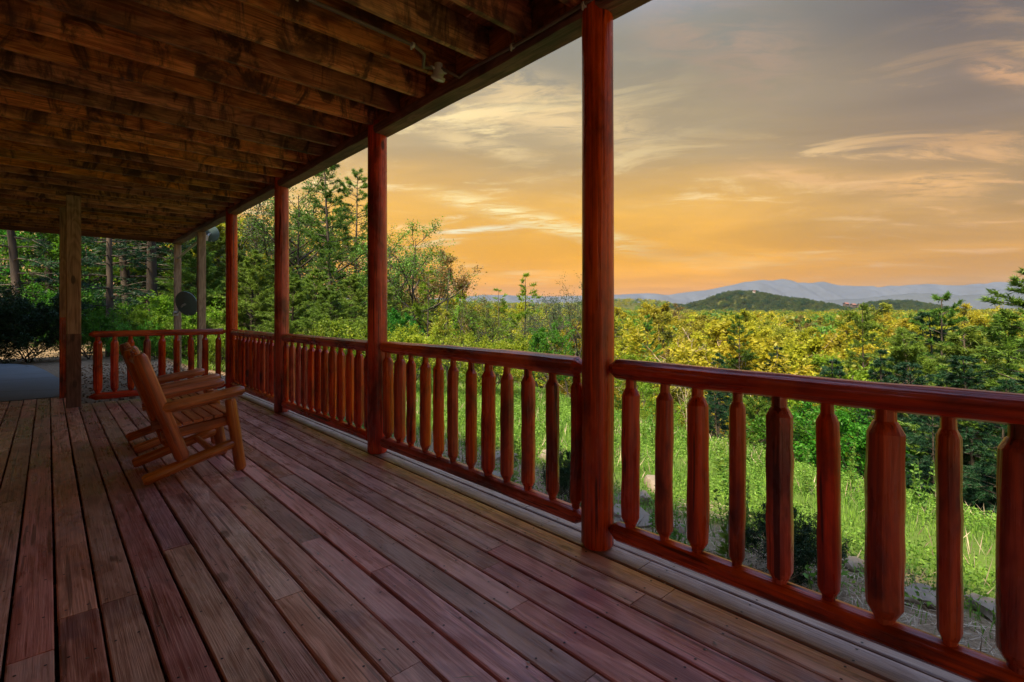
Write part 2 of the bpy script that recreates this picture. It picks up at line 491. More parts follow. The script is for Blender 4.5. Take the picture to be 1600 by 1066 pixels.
def log(name, a, b, r0, r1, mat, parent, tip=0.0, tip_r=0.35, tip_end=True, seg=14, jit=0.03, bow=0.0, n=7, seed=None, sharp=28):
    """a round log from a to b, its ends optionally pencilled"""
    L = (Vector(b) - Vector(a)).length
    seed = random.randrange(10 ** 6) if seed is None else seed
    rr = random.Random(seed)
    rings = []
    if tip > 0:
        rings += [(0, r0 * tip_r), (tip, r0)]
    else:
        rings += [(0, r0 * 0.86), (0.012, r0)]
    for i in range(1, n):
        t = i / n
        z = tip + (L - (2 * tip if tip_end else tip)) * t
        rings.append((z, (r0 + (r1 - r0) * t) * (1 + rr.uniform(-jit, jit) * 0.6)))
    if tip > 0 and tip_end:
        rings += [(L - tip, r1), (L, r1 * tip_r)]
    else:
        rings += [(L - 0.012, r1), (L, r1 * 0.86)]
    v, f = lathe(rings, seg, jit, bow, seed=seed)
    me = mesh_from(name, v, f, mat, True, sharp)
    base = Vector(parent.location) if parent is not None and parent.parent is None else Vector((0, 0, 0))
    return obj(name, me, parent, Vector(a) - base, zquat(a, b))


def board_geom(L, wx, wy, bev=0.004, twist=0.0, seed=0, nseg=6, wav=0.0):
    """a sawn board along Z, section wx by wy with softened long edges"""
    r = random.Random(seed)
    hx, hy = wx / 2, wy / 2
    prof = [(-hx + bev, -hy), (hx - bev, -hy), (hx, -hy + bev), (hx, hy - bev), (hx - bev, hy), (-hx + bev, hy), (-hx, hy - bev), (-hx, -hy + bev)]
    v, f = [], []
    p1, p2 = r.uniform(0, 6), r.uniform(0, 6)
    for i in range(nseg + 1):
        z = L * i / nseg
        dx = wav * math.sin(p1 + z * 1.3) + r.uniform(-wav, wav) * 0.4
        dy = 0.6 * wav * math.sin(p2 + z * 1.7)
        for (x, y) in prof:
            v.append((x + dx, y + dy, z))
    for i in range(nseg):
        for k in range(8):
            a, b = i * 8 + k, i * 8 + (k + 1) % 8
            f.append((a, b, b + 8, a + 8))
    f.append(tuple(range(7, -1, -1)))
    f.append(tuple(range(nseg * 8, nseg * 8 + 8)))
    return v, f


def board(name, a, b, wx, wy, mat, parent, side=(0, 0, 1), bev=0.004, wav=0.0, nseg=6, seed=None):
    """board from a to b; wy is measured along 'side' (the direction of its face)"""
    a, b = Vector(a), Vector(b)
    zd = (b - a).normalized()
    yd = Vector(side)
    yd = (yd - zd * yd.dot(zd)).normalized()
    xd = yd.cross(zd)
    q = Matrix((xd, yd, zd)).transposed().to_quaternion()
    seed = random.randrange(10 ** 6) if seed is None else seed
    v, f = board_geom((b - a).length, wx, wy, bev, seed=seed, wav=wav, nseg=nseg)
    me = mesh_from(name, v, f, mat)
    base = Vector(parent.location) if parent is not None and parent.parent is None else Vector((0, 0, 0))
    return obj(name, me, parent, a - base, q)


def tube_geom(pts, r, seg=8):
    v, f = [], []
    n = len(pts)
    for i, p in enumerate(pts):
        p = Vector(p)
        d = (Vector(pts[min(n - 1, i + 1)]) - Vector(pts[max(0, i - 1)])).normalized()
        u = d.orthogonal().normalized() if abs(d.z) > 0.95 else d.cross(Vector((0, 0, 1))).normalized()
        w_ = d.cross(u)
        rr = r[i] if isinstance(r, (list, tuple)) else r
        for k in range(seg):
            a = k / seg * 2 * math.pi
            v.append(p + u * (rr * math.cos(a)) + w_ * (rr * math.sin(a)))
    for i in range(n - 1):
        for k in range(seg):
            a, b = i * seg + k, i * seg + (k + 1) % seg
            f.append((a, b, b + seg, a + seg))
    f.append(tuple(range(seg - 1, -1, -1)))
    f.append(tuple(range((n - 1) * seg, n * seg)))
    return v, f


# ------------------------------------------------------------------ terrain
def sstep(a, b, x):
    t = np.clip((x - a) / (b - a), 0, 1)
    return t * t * (3 - 2 * t)


def bump(px, depth, hw, hh, X, Y, pw=2.0):
    x0, y0 = spot(px, depth)
    dx, dy = X - x0, Y - y0
    c, s = math.cos(YAW), math.sin(YAW)
    u = (dx * c - dy * s) / hw
    vv = (dx * s + dy * c) / (hw * 1.1)
    return hh * np.exp(-(np.abs(u) ** pw + np.abs(vv) ** 2.0))


def ground_z(X, Y):
    X = np.asarray(X, float)
    Y = np.asarray(Y, float)
    near_y = sstep(8.6, 10.2, Y)
    b0 = -0.55 * (1 - near_y) + (-0.14 - 0.30 * sstep(2.0, 5.0, X)) * near_y
    lawn = b0 - 0.10 * np.clip(X - 2.6, 0, 20) * (X > 2.6)
    xc = 7.3 + 0.40 * np.clip(Y, -30, 60)
    s = np.clip(X - xc, 0, None)
    drop = 0.46 * s - 0.46 * 1.2 * (1 - np.exp(-s / 1.2))
    z = lawn - drop
    dist = np.hypot(X, Y)
    far = -15.5 + 0.0062 * np.clip(dist - 60, 0, 900)
    far = far + 1.5 * np.sin(X * 0.021 + 1) * np.cos(Y * 0.026) * sstep(60, 160, dist) + 3.6 * np.sin(X * 0.0105 + Y * 0.007) * np.cos(Y * 0.012 - 0.6) * sstep(120, 300, dist)
    z = np.maximum(z, far - 0.0)
    # broad, gently wooded shoulder behind the house corner
    hills = bump(1140, 1150, 95, 36, X, Y) + bump(1205, 1180, 130, 30, X, Y) + bump(1260, 1200, 95, 12, X, Y) + bump(1375, 1320, 105, 30, X, Y) + bump(1440, 1300, 90, 17, X, Y)
    hills = hills + bump(985, 1500, 170, 27, X, Y) + bump(1050, 1600, 220, 20, X, Y) + bump(820, 1500, 300, 24, X, Y) + bump(620, 1300, 300, 26, X, Y)
    return z + hills * sstep(400, 800, dist)


def gz(x, y):
    return float(ground_z(np.array([x]), np.array([y]))[0])


def build_ground():
    nr, na = 190, 480
    rad = np.concatenate([np.linspace(0.6, 26, 90), np.geomspace(26.4, 5600, nr - 90)])
    ang = np.linspace(0, 2 * np.pi, na, endpoint=False)
    R, A = np.meshgrid(rad, ang, indexing='ij')
    X, Y = R * np.sin(A), R * np.cos(A)
    Z = ground_z(X, Y)
    Z = Z + 0.03 * np.sin(X * 2.3 + Y) * np.sin(Y * 1.9) * (R < 30) * (X > 2.7)
    V = np.stack([X.ravel(), Y.ravel(), Z.ravel()], 1)
    V = np.vstack([V, [[0, 0, -0.55]]])
    i = np.arange(nr - 1)[:, None] * na
    k = np.arange(na)[None, :]
    k2 = (k + 1) % na
    a, b, c, d = i + k, i + k2, i + na + k2, i + na + k
    F = np.concatenate([np.stack([a, d, c], -1).reshape(-1, 3), np.stack([a, c, b], -1).reshape(-1, 3)])
    cen = len(V) - 1
    F = np.vstack([F, np.stack([np.full(na, cen), np.arange(na), (np.arange(na) + 1) % na], 1)])
    m, nt, out = new_mat('ground_earth')
    tc = nt.n('ShaderNodeTexCoord')
    P = tc.outputs['Object']
    sx = nt.n('ShaderNodeSeparateXYZ', ins={0: P})
    n1 = nt.noise(P, 0.9, 5, 0.6)
    n2 = nt.noise(P, 14, 5, 0.65)
    n3 = nt.noise(P, 60, 3, 0.6)
    green = nt.mix(n1, (0.035, 0.095, 0.012), (0.110, 0.190, 0.026))
    green = nt.mix(nt.math('MULTIPLY', n2, 0.6), green, (0.06, 0.055, 0.025))
    dirt = nt.mix(n2, (0.15, 0.105, 0.062), (0.29, 0.215, 0.14))
    dirt = nt.mix(nt.n('ShaderNodeMapRange', ins={0: n3, 1: 0.55, 2: 0.68}).outputs[0], dirt, (0.06, 0.042, 0.03))
    # bare gravel strip by the back rail, and straw and dirt along the foot of the deck
    yd = nt.n('ShaderNodeMapRange', interpolation_type='SMOOTHSTEP', ins={0: nt.math('ADD', sx.outputs[1], nt.math('MULTIPLY', n1, 2.0)), 1: 9.4, 2: 10.0}).outputs[0]
    yd = nt.math('MULTIPLY', yd, nt.n('ShaderNodeMapRange', interpolation_type='SMOOTHSTEP', ins={0: nt.math('ADD', sx.outputs[1], nt.math('MULTIPLY', n1, 3.0)), 1: 16.5, 2: 18.5, 3: 1, 4: 0}).outputs[0])
    yd = nt.math('MULTIPLY', yd, nt.n('ShaderNodeMapRange', interpolation_type='SMOOTHSTEP', ins={0: nt.math('ADD', sx.outputs[0], nt.math('MULTIPLY', n1, 2.0)), 1: 4.6, 2: 6.0, 3: 1, 4: 0}).outputs[0])
    xd = nt.n('ShaderNodeMapRange', interpolation_type='SMOOTHSTEP', ins={0: nt.math('ADD', sx.outputs[0], nt.math('MULTIPLY', n1, 2.4)), 1: 5.5, 2: 6.5, 3: 1, 4: 0}).outputs[0]
    col = nt.mix(nt.math('MAXIMUM', yd, xd), green, dirt)
    d2 = nt.n('ShaderNodeVectorMath', operation='LENGTH', ins={0: P}).outputs['Value']
    forest = nt.mix(nt.noise(P, 0.05, 6, 0.7), (0.030, 0.045, 0.012), (0.090, 0.085, 0.020))
    col = nt.mix(nt.n('ShaderNodeMapRange', ins={0: d2, 1: 22, 2: 45}).outputs[0], col, forest)
    bs = nt.n('ShaderNodeBsdfPrincipled', ins={'Roughness': 0.95, 'Specular IOR Level': 0.1})
    link(nt, col, bs.inputs['Base Color'])
    bp = nt.n('ShaderNodeBump', ins={'Strength': 0.6, 'Distance': 0.04, 'Height': n2})
    link(nt, bp.outputs[0], bs.inputs['Normal'])
    link(nt, bs.outputs[0], out.inputs[0])
    me = tri_mesh('ground', V, F, m)
    me.polygons.foreach_set('use_smooth', [True] * len(me.polygons))
    o = obj('ground', me)
    tag(o, 'grassy slope falling away from the porch into the wooded valley', kind='structure')
    return o


build_ground()


def mountain(name, label, depth, prof, base_y, colr, seed, spur=1.0):
    """a range whose crest follows a ridge profile; real depth front and back"""
    nu, nv = 260, 46
    xs = np.array([p[0] for p in prof], float)
    ys = np.array([p[1] for p in prof], float)
    px = np.linspace(xs[0], xs[-1], nu)
    crest = np.interp(px, xs, ys)
    base = height_at(base_y, depth)
    V = np.zeros((nu, nv, 3))
    for i in range(nu):
        x0, y0 = spot(px[i], depth)
        H = height_at(crest[i], depth) - base
        for j in range(nv):
            t = j / (nv - 1) * 2 - 1                     # -1 front foot, 0 crest, 1 back foot
            d = t * depth * 0.16
            n = mnoise.fractal(Vector((px[i] * 0.011 + seed, t * 1.1, seed)), 0.9, 2.1, 5)
            rid = 1 - abs(mnoise.noise(Vector((px[i] * 0.030 + 0.8 * t + seed, t * 0.9, 3.1))))
            prof_t = (1 - abs(t)) ** 1.15
            h = H * (prof_t + spur * (0.34 * (rid - 0.75) + 0.12 * n) * min(1, abs(t) * 3.0) * prof_t * 1.6)
            if abs(t) < 0.02:
                h = H * (1 + 0.02 * n)
            V[i, j] = (x0 + _hf.x * d, y0 + _hf.y * d, base + h)
    i = np.arange(nu - 1)[:, None] * nv
    j = np.arange(nv - 1)[None, :]
    a, b, c, d = i + j, i + j + 1, i + nv + j + 1, i + nv + j
    F = np.concatenate([np.stack([a, d, c], -1).reshape(-1, 3), np.stack([a, c, b], -1).reshape(-1, 3)])
    m, nt, out = new_mat(name + '_hazed_forest')
    tc = nt.n('ShaderNodeTexCoord')
    nz = nt.noise(tc.outputs['Object'], 0.004, 8, 0.7)
    col = nt.mix(nz, tuple(c * 0.6 for c in colr), tuple(c * 1.4 for c in colr))  # colr is bluish: distance haze is painted into the slope colour
    bs = nt.n('ShaderNodeBsdfPrincipled', ins={'Roughness': 1.0, 'Specular IOR Level': 0.0})
    link(nt, col, bs.inputs['Base Color'])
    link(nt, bs.outputs[0], out.inputs[0])
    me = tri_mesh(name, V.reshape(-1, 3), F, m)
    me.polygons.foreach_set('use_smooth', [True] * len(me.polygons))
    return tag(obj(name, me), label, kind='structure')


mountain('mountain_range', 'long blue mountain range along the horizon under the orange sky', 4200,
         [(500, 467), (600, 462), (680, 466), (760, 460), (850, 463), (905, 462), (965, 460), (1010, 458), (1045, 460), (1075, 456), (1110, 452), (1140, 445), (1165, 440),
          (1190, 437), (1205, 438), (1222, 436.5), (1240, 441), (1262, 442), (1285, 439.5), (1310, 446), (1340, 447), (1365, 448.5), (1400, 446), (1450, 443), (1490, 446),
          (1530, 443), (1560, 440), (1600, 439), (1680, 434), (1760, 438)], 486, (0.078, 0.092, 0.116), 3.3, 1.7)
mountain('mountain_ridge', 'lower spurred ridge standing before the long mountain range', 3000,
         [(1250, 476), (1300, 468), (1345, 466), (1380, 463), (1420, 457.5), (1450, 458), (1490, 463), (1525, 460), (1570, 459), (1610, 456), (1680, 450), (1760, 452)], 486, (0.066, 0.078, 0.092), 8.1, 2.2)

# ------------------------------------------------------------------ the deck
deck = thing('porch_deck', 'long brown stained board deck of the covered porch', None)
deck['kind'] = 'structure'
PITCH_B = 0.1448
BW = 0.1345
joints = {}


def jt(x, y):
    joints.setdefault(int(math.floor((x - 0.0236) / PITCH_B)), []).append(y)


for x, y in ((0.19, 2.90), (0.49, 3.32), (0.91, 1.61), (1.06, 2.90), (1.50, 1.62), (1.06, 4.38), (1.37, 4.16), (0.67, 4.29), (0.35, 5.9), (-0.2, 4.9)):
    jt(x, y)
for i in range(-8, 17):
    x0 = 0.0236 + PITCH_B * i
    xc = x0 + PITCH_B / 2
    y_end = 9.47 if xc > 0.33 else 10.47
    y_start = -1.9
    js = sorted(joints.get(i, []))
    cuts = [y_start]
    r = random.Random(900 + i)
    for j in js:
        cuts.append(j)
    # fill long stretches with further butt joints
    y = cuts[-1]
    while y_end - y > 5.2:
        y += r.uniform(3.0, 4.9)
        if y_end - y < 1.0:
            break
        cuts.append(y)
    if len(js) and js[0] - y_start > 5:
        cuts.insert(1, js[0] - r.uniform(2.4, 4.0))
    cuts.append(y_end)
    mat = M['edge_board'] if i >= 15 else M['deck']  # outermost rows get a paler board colour
    for a, b in zip(cuts[:-1], cuts[1:]):
        bo = board('deck_board', (xc + r.uniform(-0.0015, 0.0015), a + 0.002, -0.0175 + r.uniform(-0.0015, 0.0012)), (xc + r.uniform(-0.002, 0.002), b - 0.002, -0.0175 + r.uniform(-0.0015, 0.0012)),
                   BW - 0.001 + r.uniform(-0.002, 0.002), 0.034, mat, deck, bev=0.005, wav=0.0012, nseg=8, seed=r.randrange(10 ** 6))
        if i >= 15:
            bo['label'] = 'pale outer deck board'
# framing below the boards
for k in range(-4, 27):
    y = k * 0.406 + 0.1
    if y < 9.3:
        board('floor_joist', (-1.1, y, -0.135), (2.40, y, -0.135), 0.04, 0.19, M['beam'], deck, nseg=1)
board('rim_board', (2.44, -1.9, -0.14), (2.44, 9.47, -0.14), 0.035, 0.2, M['beam'], deck, nseg=2)
board('rim_board', (0.36, 9.45, -0.14), (2.42, 9.45, -0.14), 0.035, 0.19, M['beam'], deck, nseg=2)
# nail heads
nv, nf = [], []
for k in range(-3, 23):
    y = k * 0.406 + 0.1
    for i in range(-8, 17):
        for s in (0.03, PITCH_B - 0.035):
            cx, cy = 0.0236 + PITCH_B * i + s + random.uniform(-.006, .006), y + random.uniform(-.008, .008)
            b0 = len(nv)
            for q in range(6):
                nv.append((cx + 0.0055 * math.cos(q * 1.047), cy + 0.0055 * math.sin(q * 1.047), 0.0012))
            nf.append(tuple(range(b0, b0 + 6)))
o = obj('nail', mesh_from('nail', nv, nf, M['nail']), deck)
o['kind'] = 'stuff'
# leaf crumbs, twigs lying on the boards
cr = []
crf = []
for k in range(260):
    x, y = random.uniform(-0.5, 2.3), random.uniform(0.7, 8)
    a = random.uniform(0, 3.14)
    L, wd = (random.uniform(.006, .014), random.uniform(.003, .006)) if k > 12 else (random.uniform(.03, .06), .0016)
    b0 = len(cr)
    for (u, v_) in ((-L, 0), (0, -wd), (L, 0), (0, wd)):
        cr.append((x + u * math.cos(a) - v_ * math.sin(a), y + u * math.sin(a) + v_ * math.cos(a), 0.003 + random.uniform(0, .003)))
    crf.append((b0, b0 + 1, b0 + 2, b0 + 3))
tag(obj('leaf_debris', mesh_from('leaf_debris', cr, crf, M['straw'])), 'tiny dry leaf crumbs and twigs scattered over the deck', 'leaf litter', kind='stuff')

# ------------------------------------------------------------------ log posts
RX = 2.27                                # the line of the posts and railing
PY = [-0.88, 1.735, 4.30, 6.93, 9.40]
POST_LABEL = ['', 'thick red brown log post nearest the camera, between the two nearest railing sections',
              'tall red brown log post, second from the camera along the railing',
              'slimmer looking red log post, third from the camera along the porch edge',
              'farthest red log post, at the corner where the back railing meets the side railing']
TOPZ = 3.095
for k in (1, 2, 3, 4):
    p = thing('log_post', POST_LABEL[k], 'post', (RX, PY[k], 0.0), 'round log posts along the porch edge')
    rings = [(0.002, 0.080), (0.02, 0.092)] + [(0.3 * q, 0.092 - 0.0004 * q + random.uniform(-.001, .001)) for q in range(1, 9)] + [(TOPZ - 0.002, 0.088)]
    v, f = lathe(rings, 28, 0.012, 0.004, seed=40 + k)
    obj('post_shaft', mesh_from('post_shaft', v, f, M['log'], True, 40), p)


# ------------------------------------------------------------------ railings
def baluster_mesh(z0, z1, r, seed):
    q = random.Random(seed)
    h = z1 - z0
    nb = min(0.5 * r + 0.012, 0.032)
    nk = max(0.022, 0.58 * r) + q.uniform(-.002, .002)
    sh = min(0.05, (r - nk) * 1.15 + 0.008)
    rings = [(0, nk * 0.92), (0.025, nk), (0.030, nk * 1.15), (0.030 + sh * 0.95, r * 0.97)]
    for t in (0.16, 0.3, 0.45, 0.6, 0.72, 0.82):
        rings.append((0.03 + sh + (h - 0.10 - 2 * sh) * t, r * (1 + q.uniform(-.035, .035))))
    rings += [(h - 0.064 - sh, r * 0.98), (h - 0.064, nk * 1.16), (h - 0.058, nk), (h, nk * 0.95)]
    v, f = lathe(rings, 15, 0.045, 0.005, seed=seed)
    return mesh_from('baluster', v, f, M['log'], True, 24)


def railing(label, a, b, spots, r_top=(0.055, 0.055), zt=0.985, zb=0.125, seed=0, tip=(0.06, 0.06)):
    """a railing section between posts, a and b on plan"""
    a, b = Vector((*a, 0)), Vector((*b, 0))
    t = thing('log_railing', label, 'railing', a, 'log railing sections round the porch')
    d = (b - a).normalized()
    z = Vector((0, 0, 1))
    log('top_rail', a + z * zt, b + z * zt, r_top[0], r_top[1], M['log'], t, tip=tip[0], tip_r=0.30, n=14, seg=12, jit=0.055, bow=0.008, seed=seed + 1, sharp=14)
    log('bottom_rail', a + z * zb, b + z * zb, 0.053, 0.050, M['log'], t, tip=tip[1], tip_r=0.30, n=10, seg=12, jit=0.04, bow=0.006, seed=seed + 2, sharp=18)
    for k, (s, r) in enumerate(spots):
        me = baluster_mesh(zb + 0.040, zt - 0.035, r, seed * 31 + k)
        o = obj('baluster', me, t, d * s + z * (zb + 0.040))
        o.rotation_euler = (random.uniform(-.006, .006), random.uniform(-.006, .006), random.uniform(0, 6))
    return t


ys1 = [1.517, 1.317, 1.141, 0.957, 0.775, 0.595, 0.415, 0.232, 0.065, -.15, -.33, -.52]
rs1 = [.050, .044, .050, .035, .053, .041, .062, .036, .056, .045, .05, .04]
y0 = PY[1] - 0.085
railing('nearest log railing section, running out of the picture on the right', (RX, y0), (RX, PY[0] + 0.09), [(y0 - y, r) for y, r in zip(ys1, rs1)], (0.058, 0.050), 1.005, 0.125, 11)
y0 = PY[2] - 0.085
# bay between the first and second posts, read off the picture
bx = [(618, 0), (636, 0), (655, 0), (683, 0), (707, 0), (730, 0), (754, 0), (784, 0), (817, 0), (849, 0), (886, 0)]
r = random.Random(5)
railing('log railing section between the two posts nearest the camera', (RX, y0), (RX, PY[1] + 0.088), [(0.115 + 0.2015 * k + r.uniform(-.012, .012), r.choice([.040, .046, .050, .042, .052])) for k in range(12)], (0.052, 0.060), 0.995, 0.125, 23)
y0 = PY[3] - 0.085
railing('log railing section between the second and third posts from the camera', (RX, y0), (RX, PY[2] + 0.088), [(0.11 + 0.205 * k + r.uniform(-.01, .01), r.choice([.040, .046, .050, .043])) for k in range(12)], (0.055, 0.055), 0.99, 0.12, 37)
y0 = PY[4] - 0.085
railing('farthest side railing section, ending at the back corner post', (RX, y0), (RX, PY[3] + 0.088), [(0.11 + 0.19 * k + r.uniform(-.012, .012), r.choice([.040, .046, .050, .043])) for k in range(12)], (0.052, 0.055), 0.985, 0.12, 41)
railing('short back railing section across the far end of the deck', (0.43, 9.40), (RX - 0.085, 9.40), [(0.10 + 0.193 * k, q) for k, q in enumerate((.055, .050, .046, .048, .050, .043, .043, .045, .042))], (0.046, 0.050), 1.0, 0.10, 53, (0.05, 0.07))


# ------------------------------------------------------------------ square timber posts
def square_post(label, x, y, z0, z1, wx, wy, mat, low=None, low_z=0.0):
    t = thing('square_post', label, 'post', (x, y, z0), 'square timber posts at the far end')
    if low is None:
        board('post_shaft', (x, y, z0), (x, y, z1), wx, wy, mat, t, side=(0, 1, 0), bev=0.006, nseg=4, wav=0.001)
    else:
        board('post_shaft', (x, y, low_z), (x, y, z1), wx, wy, mat, t, side=(0, 1, 0), bev=0.006, nseg=4, wav=0.001)
        o = board('post_foot', (x, y, z0), (x, y, low_z), wx + 0.003, wy + 0.003, low, t, side=(0, 1, 0), bev=0.006, nseg=2)
        o['label'] = 'darker stained lower half of the post'


square_post('knotty square post standing on the deck at the left, stained darker below', 0.262, 9.25, 0.002, 2.93, 0.155, 0.14, M['post'], M['post_stain'], 1.02)
square_post('square post behind the knotty one, with its lower half almost black', 0.195, 10.38, 0.002, 2.93, 0.13, 0.13, M['post'], M['log'], 1.24)
square_post('pale square post beyond the back rail, right of the satellite dish', RX + 0.02, 11.75, gz(RX, 11.75) - .1, 2.95, 0.135, 0.135, M['post'])
square_post('pale square post at the far roof corner, the satellite dish before it', RX + 0.02, 14.30, gz(RX, 14.3) - .1, 2.95, 0.135, 0.135, M['post'])

# ------------------------------------------------------------------ upper deck: joists, boards and edge beam overhead
upper = thing('upper_deck', 'underside of the upper deck with knotty joists over the porch', None)
upper['kind'] = 'structure'
JB = 3.045                                # underside of the joists
XL = -1.15
Y0, Y1 = -2.6, 14.40
k = 0
y = 4.27 - 0.405 * 17
while y < Y1 - 0.1:
    board('joist', (XL, y, JB + 0.118), (RX - 0.030, y + random.uniform(-.006, .012), JB + 0.118 + random.uniform(-.003, .003)), 0.040, 0.236, M['joist'], upper, nseg=3, wav=0.001)
    y += 0.405
for xs in np.arange(XL + 0.07, RX + 0.10, 0.1455):
    r = random.Random(int(xs * 1000))
    cuts = [Y0, r.uniform(0.3, 2.5), r.uniform(4, 6.5), r.uniform(8, 11), Y1]
    for a, b in zip(cuts[:-1], cuts[1:]):
        board('floor_board', (xs, a + .002, JB + 0.236 + 0.021), (xs, b - .002, JB + 0.236 + 0.021), 0.1405, 0.034, M['joist'], upper, nseg=2, wav=0.0008)
board('rim_board', (RX - 0.008, Y0, JB + 0.118), (RX - 0.008, Y1, JB + 0.118), 0.036, 0.236, M['joist'], upper, nseg=4)
board('rim_board', (XL, Y1 + 0.02, JB + 0.10), (RX + 0.05, Y1 + 0.02, JB + 0.10), 0.036, 0.30, M['beam'], upper, nseg=3)


# edge beam: a live-edged slab with a wavering lower lip
def live_beam(name, x0, x1, zlo, zhi, amp, seed, label):
    n = 90
    v, f = [], []
    for i in range(n + 1):
        y = Y0 + (Y1 - Y0) * i / n
        n1 = mnoise.fractal(Vector((y * 0.9, seed, 0)), 0.8, 2, 4) * amp
        n2 = mnoise.fractal(Vector((y * 0.7, seed + 9, 3)), 0.8, 2, 3) * amp * 0.8
        for (x, z) in ((x0 + n2, zhi), (x0 + n2 * 1.5, (zlo + zhi) / 2), (x0 + 0.012 + n2, zlo + 0.012 + n1), (x1 - 0.006, zlo + n1 * 0.5), (x1, zlo + 0.02), (x1, zhi)):
            v.append((x, y, z))
    for i in range(n):
        for k in range(6):
            a, b = i * 6 + k, i * 6 + (k + 1) % 6
            f.append((a, a + 6, b + 6, b))
    f.append((0, 1, 2, 3, 4, 5))
    f.append(tuple(n * 6 + k for k in (5, 4, 3, 2, 1, 0)))
    # the grain runs along local Z: turn the data so that it does
    v = [(p[0], -p[2], p[1]) for p in v]
    me = mesh_from(name, v, f, M['beam'], True, 30)
    o = obj(name, me, upper, (0, 0, 0), Quaternion((1, 0, 0), -math.pi / 2))
    return o


live_beam('edge_beam', RX - 0.072, RX + 0.072, 2.958, 3.04, 0.014, 2.0, None)
live_beam('fascia_board', RX + 0.078, RX + 0.112, 2.99, 3.29, 0.006, 6.0, None)

# ------------------------------------------------------------------ log house wall behind the camera, unseen, lengthened to shade the driveway
hw = thing('house_shade_wall', 'unseen stacked log wall of the house along the porch, lengthened past it to shade the driveway', None)
hw['kind'] = 'structure'
zc = -0.45
q = 0
while zc < 6.0:
    log('wall_log', (-1.22, -5.0 + 0.1 * (q % 2), zc), (-1.22, 22.0 + 0.1 * (q % 2), zc), 0.135, 0.13, M['honey'], hw, seg=12, n=6, jit=0.015, seed=700 + q)  # stretch beyond the deck end is added to keep sun off the driveway
    zc += 0.235
    q += 1

# conduit and floodlight under the beam
cx = RX - 0.10
cond = thing('conduit', 'thin brown cable conduit clipped along the beam and joist to the lamp', 'conduit', (0, 0, 0))
lampx, lampy, lampz = RX - 0.24, 2.95, 2.985
pts = [(cx, y, 3.015 + 0.006 * math.sin(y * 5)) for y in np.linspace(1.2, 2.80, 14)] + [(cx - .01, 2.88, 3.0), (lampx, lampy - 0.03, lampz + 0.05)]
v, f = tube_geom(pts, 0.012)
obj('pipe', mesh_from('pipe', v, f, M['conduit'], True), cond)
pts = [(lampx - 0.04, lampy + .005, lampz + 0.05), (lampx - 0.14, lampy - .02, 3.0), (1.84, 2.84, 3.035), (1.74, 2.79, 3.036), (1.5, 2.782, 3.032), (1.2, 2.775, 3.034), (0.9, 2.77, 3.033), (0.2, 2.76, 3.034)]
v, f = tube_geom(pts, 0.012)
obj('pipe', mesh_from('pipe', v, f, M['conduit'], True), cond)
for (x, y, z) in ((cx, 1.75, 3.013), (cx, 2.33, 3.011), (1.72, 2.788, 3.034), (1.0, 2.772, 3.033)):
    v, f = lathe([(-0.008, 0.018), (0.008, 0.018)], 10)
    v2 = [(p[2] + x, p[0] + y, p[1] + z) if x != cx else (p[0] + x, p[2] + y, p[1] + z) for p in v]
    v3, f3 = board_geom(0.03, 0.014, 0.006, 0.001, nseg=1)
    n0 = len(v2)
    v2 += [(p[0] + x - 0.012, p[1] + y, p[2] + z - 0.034) for p in v3]
    f2 = f + [tuple(q + n0 for q in fc) for fc in f3]
    o = obj('clip', mesh_from('clip', v2, f2, M['white']), cond)
lamp = thing('porch_lamp', 'round white floodlight hanging unlit under the edge beam', 'lamp', (lampx, lampy, lampz + 0.012))
lamp.scale = (0.82, 0.82, 0.82)
v, f = lathe([(-0.012, 0.030), (0.0, 0.047), (0.05, 0.047), (0.056, 0.038), (0.075, 0.034), (0.098, 0.034)], 18)
obj('housing', mesh_from('housing', v, f, M['white'], True, 35), lamp)
for s in (-1, 1):
    v, f = lathe([(0.04, 0.014), (0.062, 0.016), (0.078, 0.010)], 10)
    obj('conduit_port', mesh_from('conduit_port', v, f, M['white'], True, 35), lamp, (s * 0.006, 0, 0.045), Quaternion((0, 1, 0), s * math.pi / 2))
v, f = lathe([(-0.030, 0.040), (-0.026, 0.062), (-0.004, 0.062), (0.002, 0.045)], 22)
tl = obj('lamp_ring', mesh_from('lamp_ring', v, f, M['white'], True, 35), lamp, (0, 0, -0.012), Quaternion((1, 0.3, 0), math.radians(20)))
v, f = lathe([(-0.038, 0.02), (-0.033, 0.05), (-0.028, 0.055)], 20)
obj('lens', mesh_from('lens', v, f, M['glass'], True, 60), tl)


